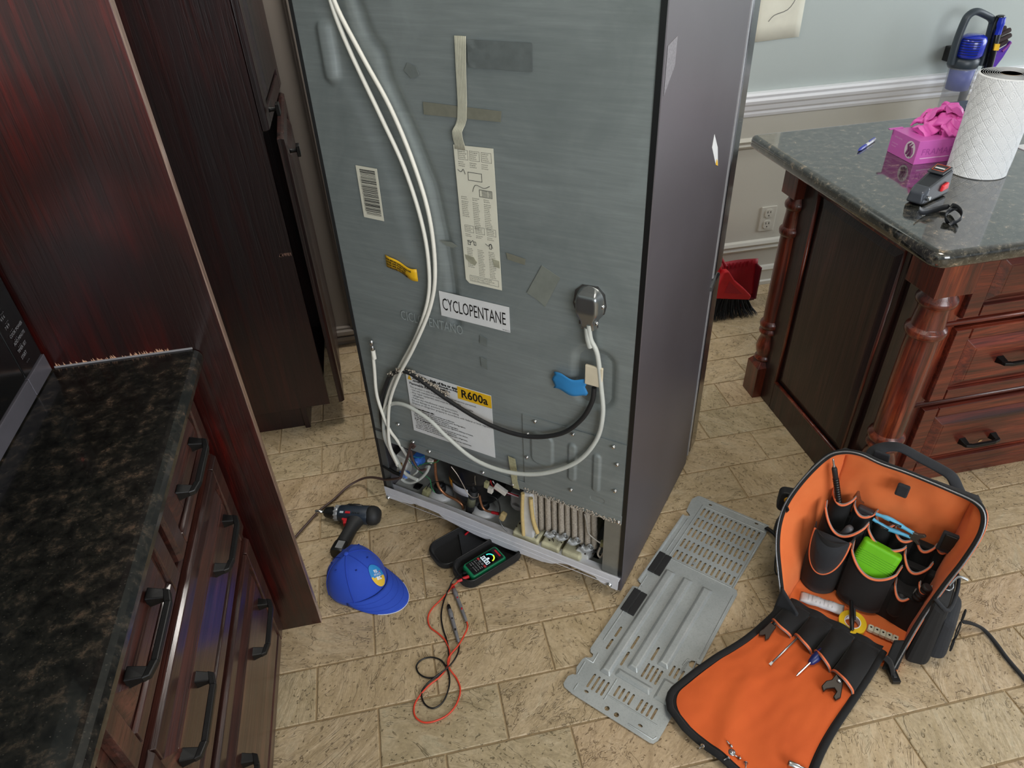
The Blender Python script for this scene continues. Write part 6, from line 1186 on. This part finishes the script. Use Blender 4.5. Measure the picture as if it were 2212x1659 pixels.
MB().tube([(2.40, VY-.03, .97), (2.39, VY-.03, .90), (2.385, VY-.03, .84)], .008, 10, 3).build('chrome_wand', [CHROME], vc, VW, fix=False)
m = MB(); m.box(2.30, 2.345, VY+.03, YW, .93, .985); vpart('wall_mount', BLK_M, m, bevel=.004)
# work glove and scraper tucked behind the vacuum
gv = thing('work_glove', 'dark brown work glove sticking out from behind the vacuum', 'glove', T(2.472, VY+.03, 1.0))
m = MB()
m.tube([(-.06, 0, -.06), (-.04, 0, -.01), (-.01, 0, .015)], [.030]*6+[.026], 12, 5, flat=.4, up=(0, 1, 0))
for k, (x, z) in enumerate(((.012, .048), (.035, .040), (.046, .020), (.040, .000))): m.tube([(-.025, 0, .02-.010*k), (-.008+x*.3, 0, .018-.012*k+z*.5), (x, -.004, z)], [.0095]*8+[.008, .006], 10, 4)
m.build('hand', [mat('#3b2f30', .8, 0, .15, 90)], gv, fix=False)
sc = thing('purple_scraper', 'purple plastic tool with a hooked tip beside the vacuum', 'tool', T(2.46, VY+.0, .95))
m = MB(); m.prism([(-.012, -.06), (.008, -.045), (.030, -.005), (.044, .035), (.046, .052), (.038, .056), (.030, .040), (.012, .030), (-.006, .020), (-.012, .0)], -.004, .004, 'y'); m.build('blade', [mat('#5a2fa8', .35)], sc, bevel=.002)
MB().tube([(.014, -.006, .020), (.028, -.006, .034), (.040, -.006, .050)], .0045, 8, 3).build('magenta_tip', [mat('#8e3f9a', .35)], sc, fix=False)

# ------------------------------------------------------------------ broom and dustpan
bh = thing('angle_broom', 'red angle broom with black bristles standing behind the fridge door', 'broom', T(1.42, 2.42, 0))
MB().tube([(-.080, .015, .20), (-.115, .05, .55), (-.15, .10, 1.15)], .011, 12, 3).build('handle', [RED], bh, fix=False)
m = MB(); m.prism([(-.105, .112), (.062, .080), (.070, .098), (.035, .135), (-.02, .185), (-.055, .235), (-.075, .235), (-.098, .165)], -.020, .012, 'y'); hd_ = m.build('broom_head', [RED], bh, bevel=.005)
MB().prism([(-.062, .135), (.022, .118), (-.012, .152), (-.048, .190)], -.0212, -.019, 'y').build('recess', [REDD], hd_, fix=False)
random.seed(7); m = MB()
for k in range(520):
    t_ = random.random(); x = -.10 + .160*t_; z0 = .112 - .030*t_; yy = random.uniform(-.020, .012); sp = (t_-.45)*.09 + random.gauss(0, .006); m.tube([(x, yy, z0), (x+sp*.5, yy + random.gauss(0, .004), z0*.5), (x+sp, yy*1.6 + random.gauss(0, .006) - .006, .003 + .010*random.random())], [.0014, .0013, .0007], 3, cap=False)
o = m.build('bristles', [mat('#15191d', .7, 0, .2)], bh, fix=False); o['kind'] = 'stuff'
dp = thing('dustpan', 'red plastic dustpan leaning upright behind the broom', 'dustpan', T(1.465, 2.475, 0))
m = MB(); m.grid(lambda a, b: (-.095 + .175*a + .012*b*(a-.5), .012*sin(pi*a) + .03*b, .045 + .175*b), 12, 8); m.build('pan', [REDD], dp, solid=.004)
for k in range(8): MB().tube([(-.065+.018*k, -.002+.029, .190), (-.065+.018*k, .030, .215)], .0022, 6).build('comb_tooth', [REDD], dp, fix=False)
m = MB(); m.box(-.097, -.090, -.02, .03, .045, .20).box(.076, .084, -.02, .035, .045, .20).box(-.095, .080, -.012, .004, .036, .048); m.build('rim', [mat('#5f1020', .5)], dp, bevel=.002)
MB().tube([(-.06, .035, .20), (-.095, .045, .26), (-.13, .06, .42)], .010, 10, 3).box(-.07, .06, -.004, .022, .0, .040).build('long_handle', [REDD], dp, fix=False)
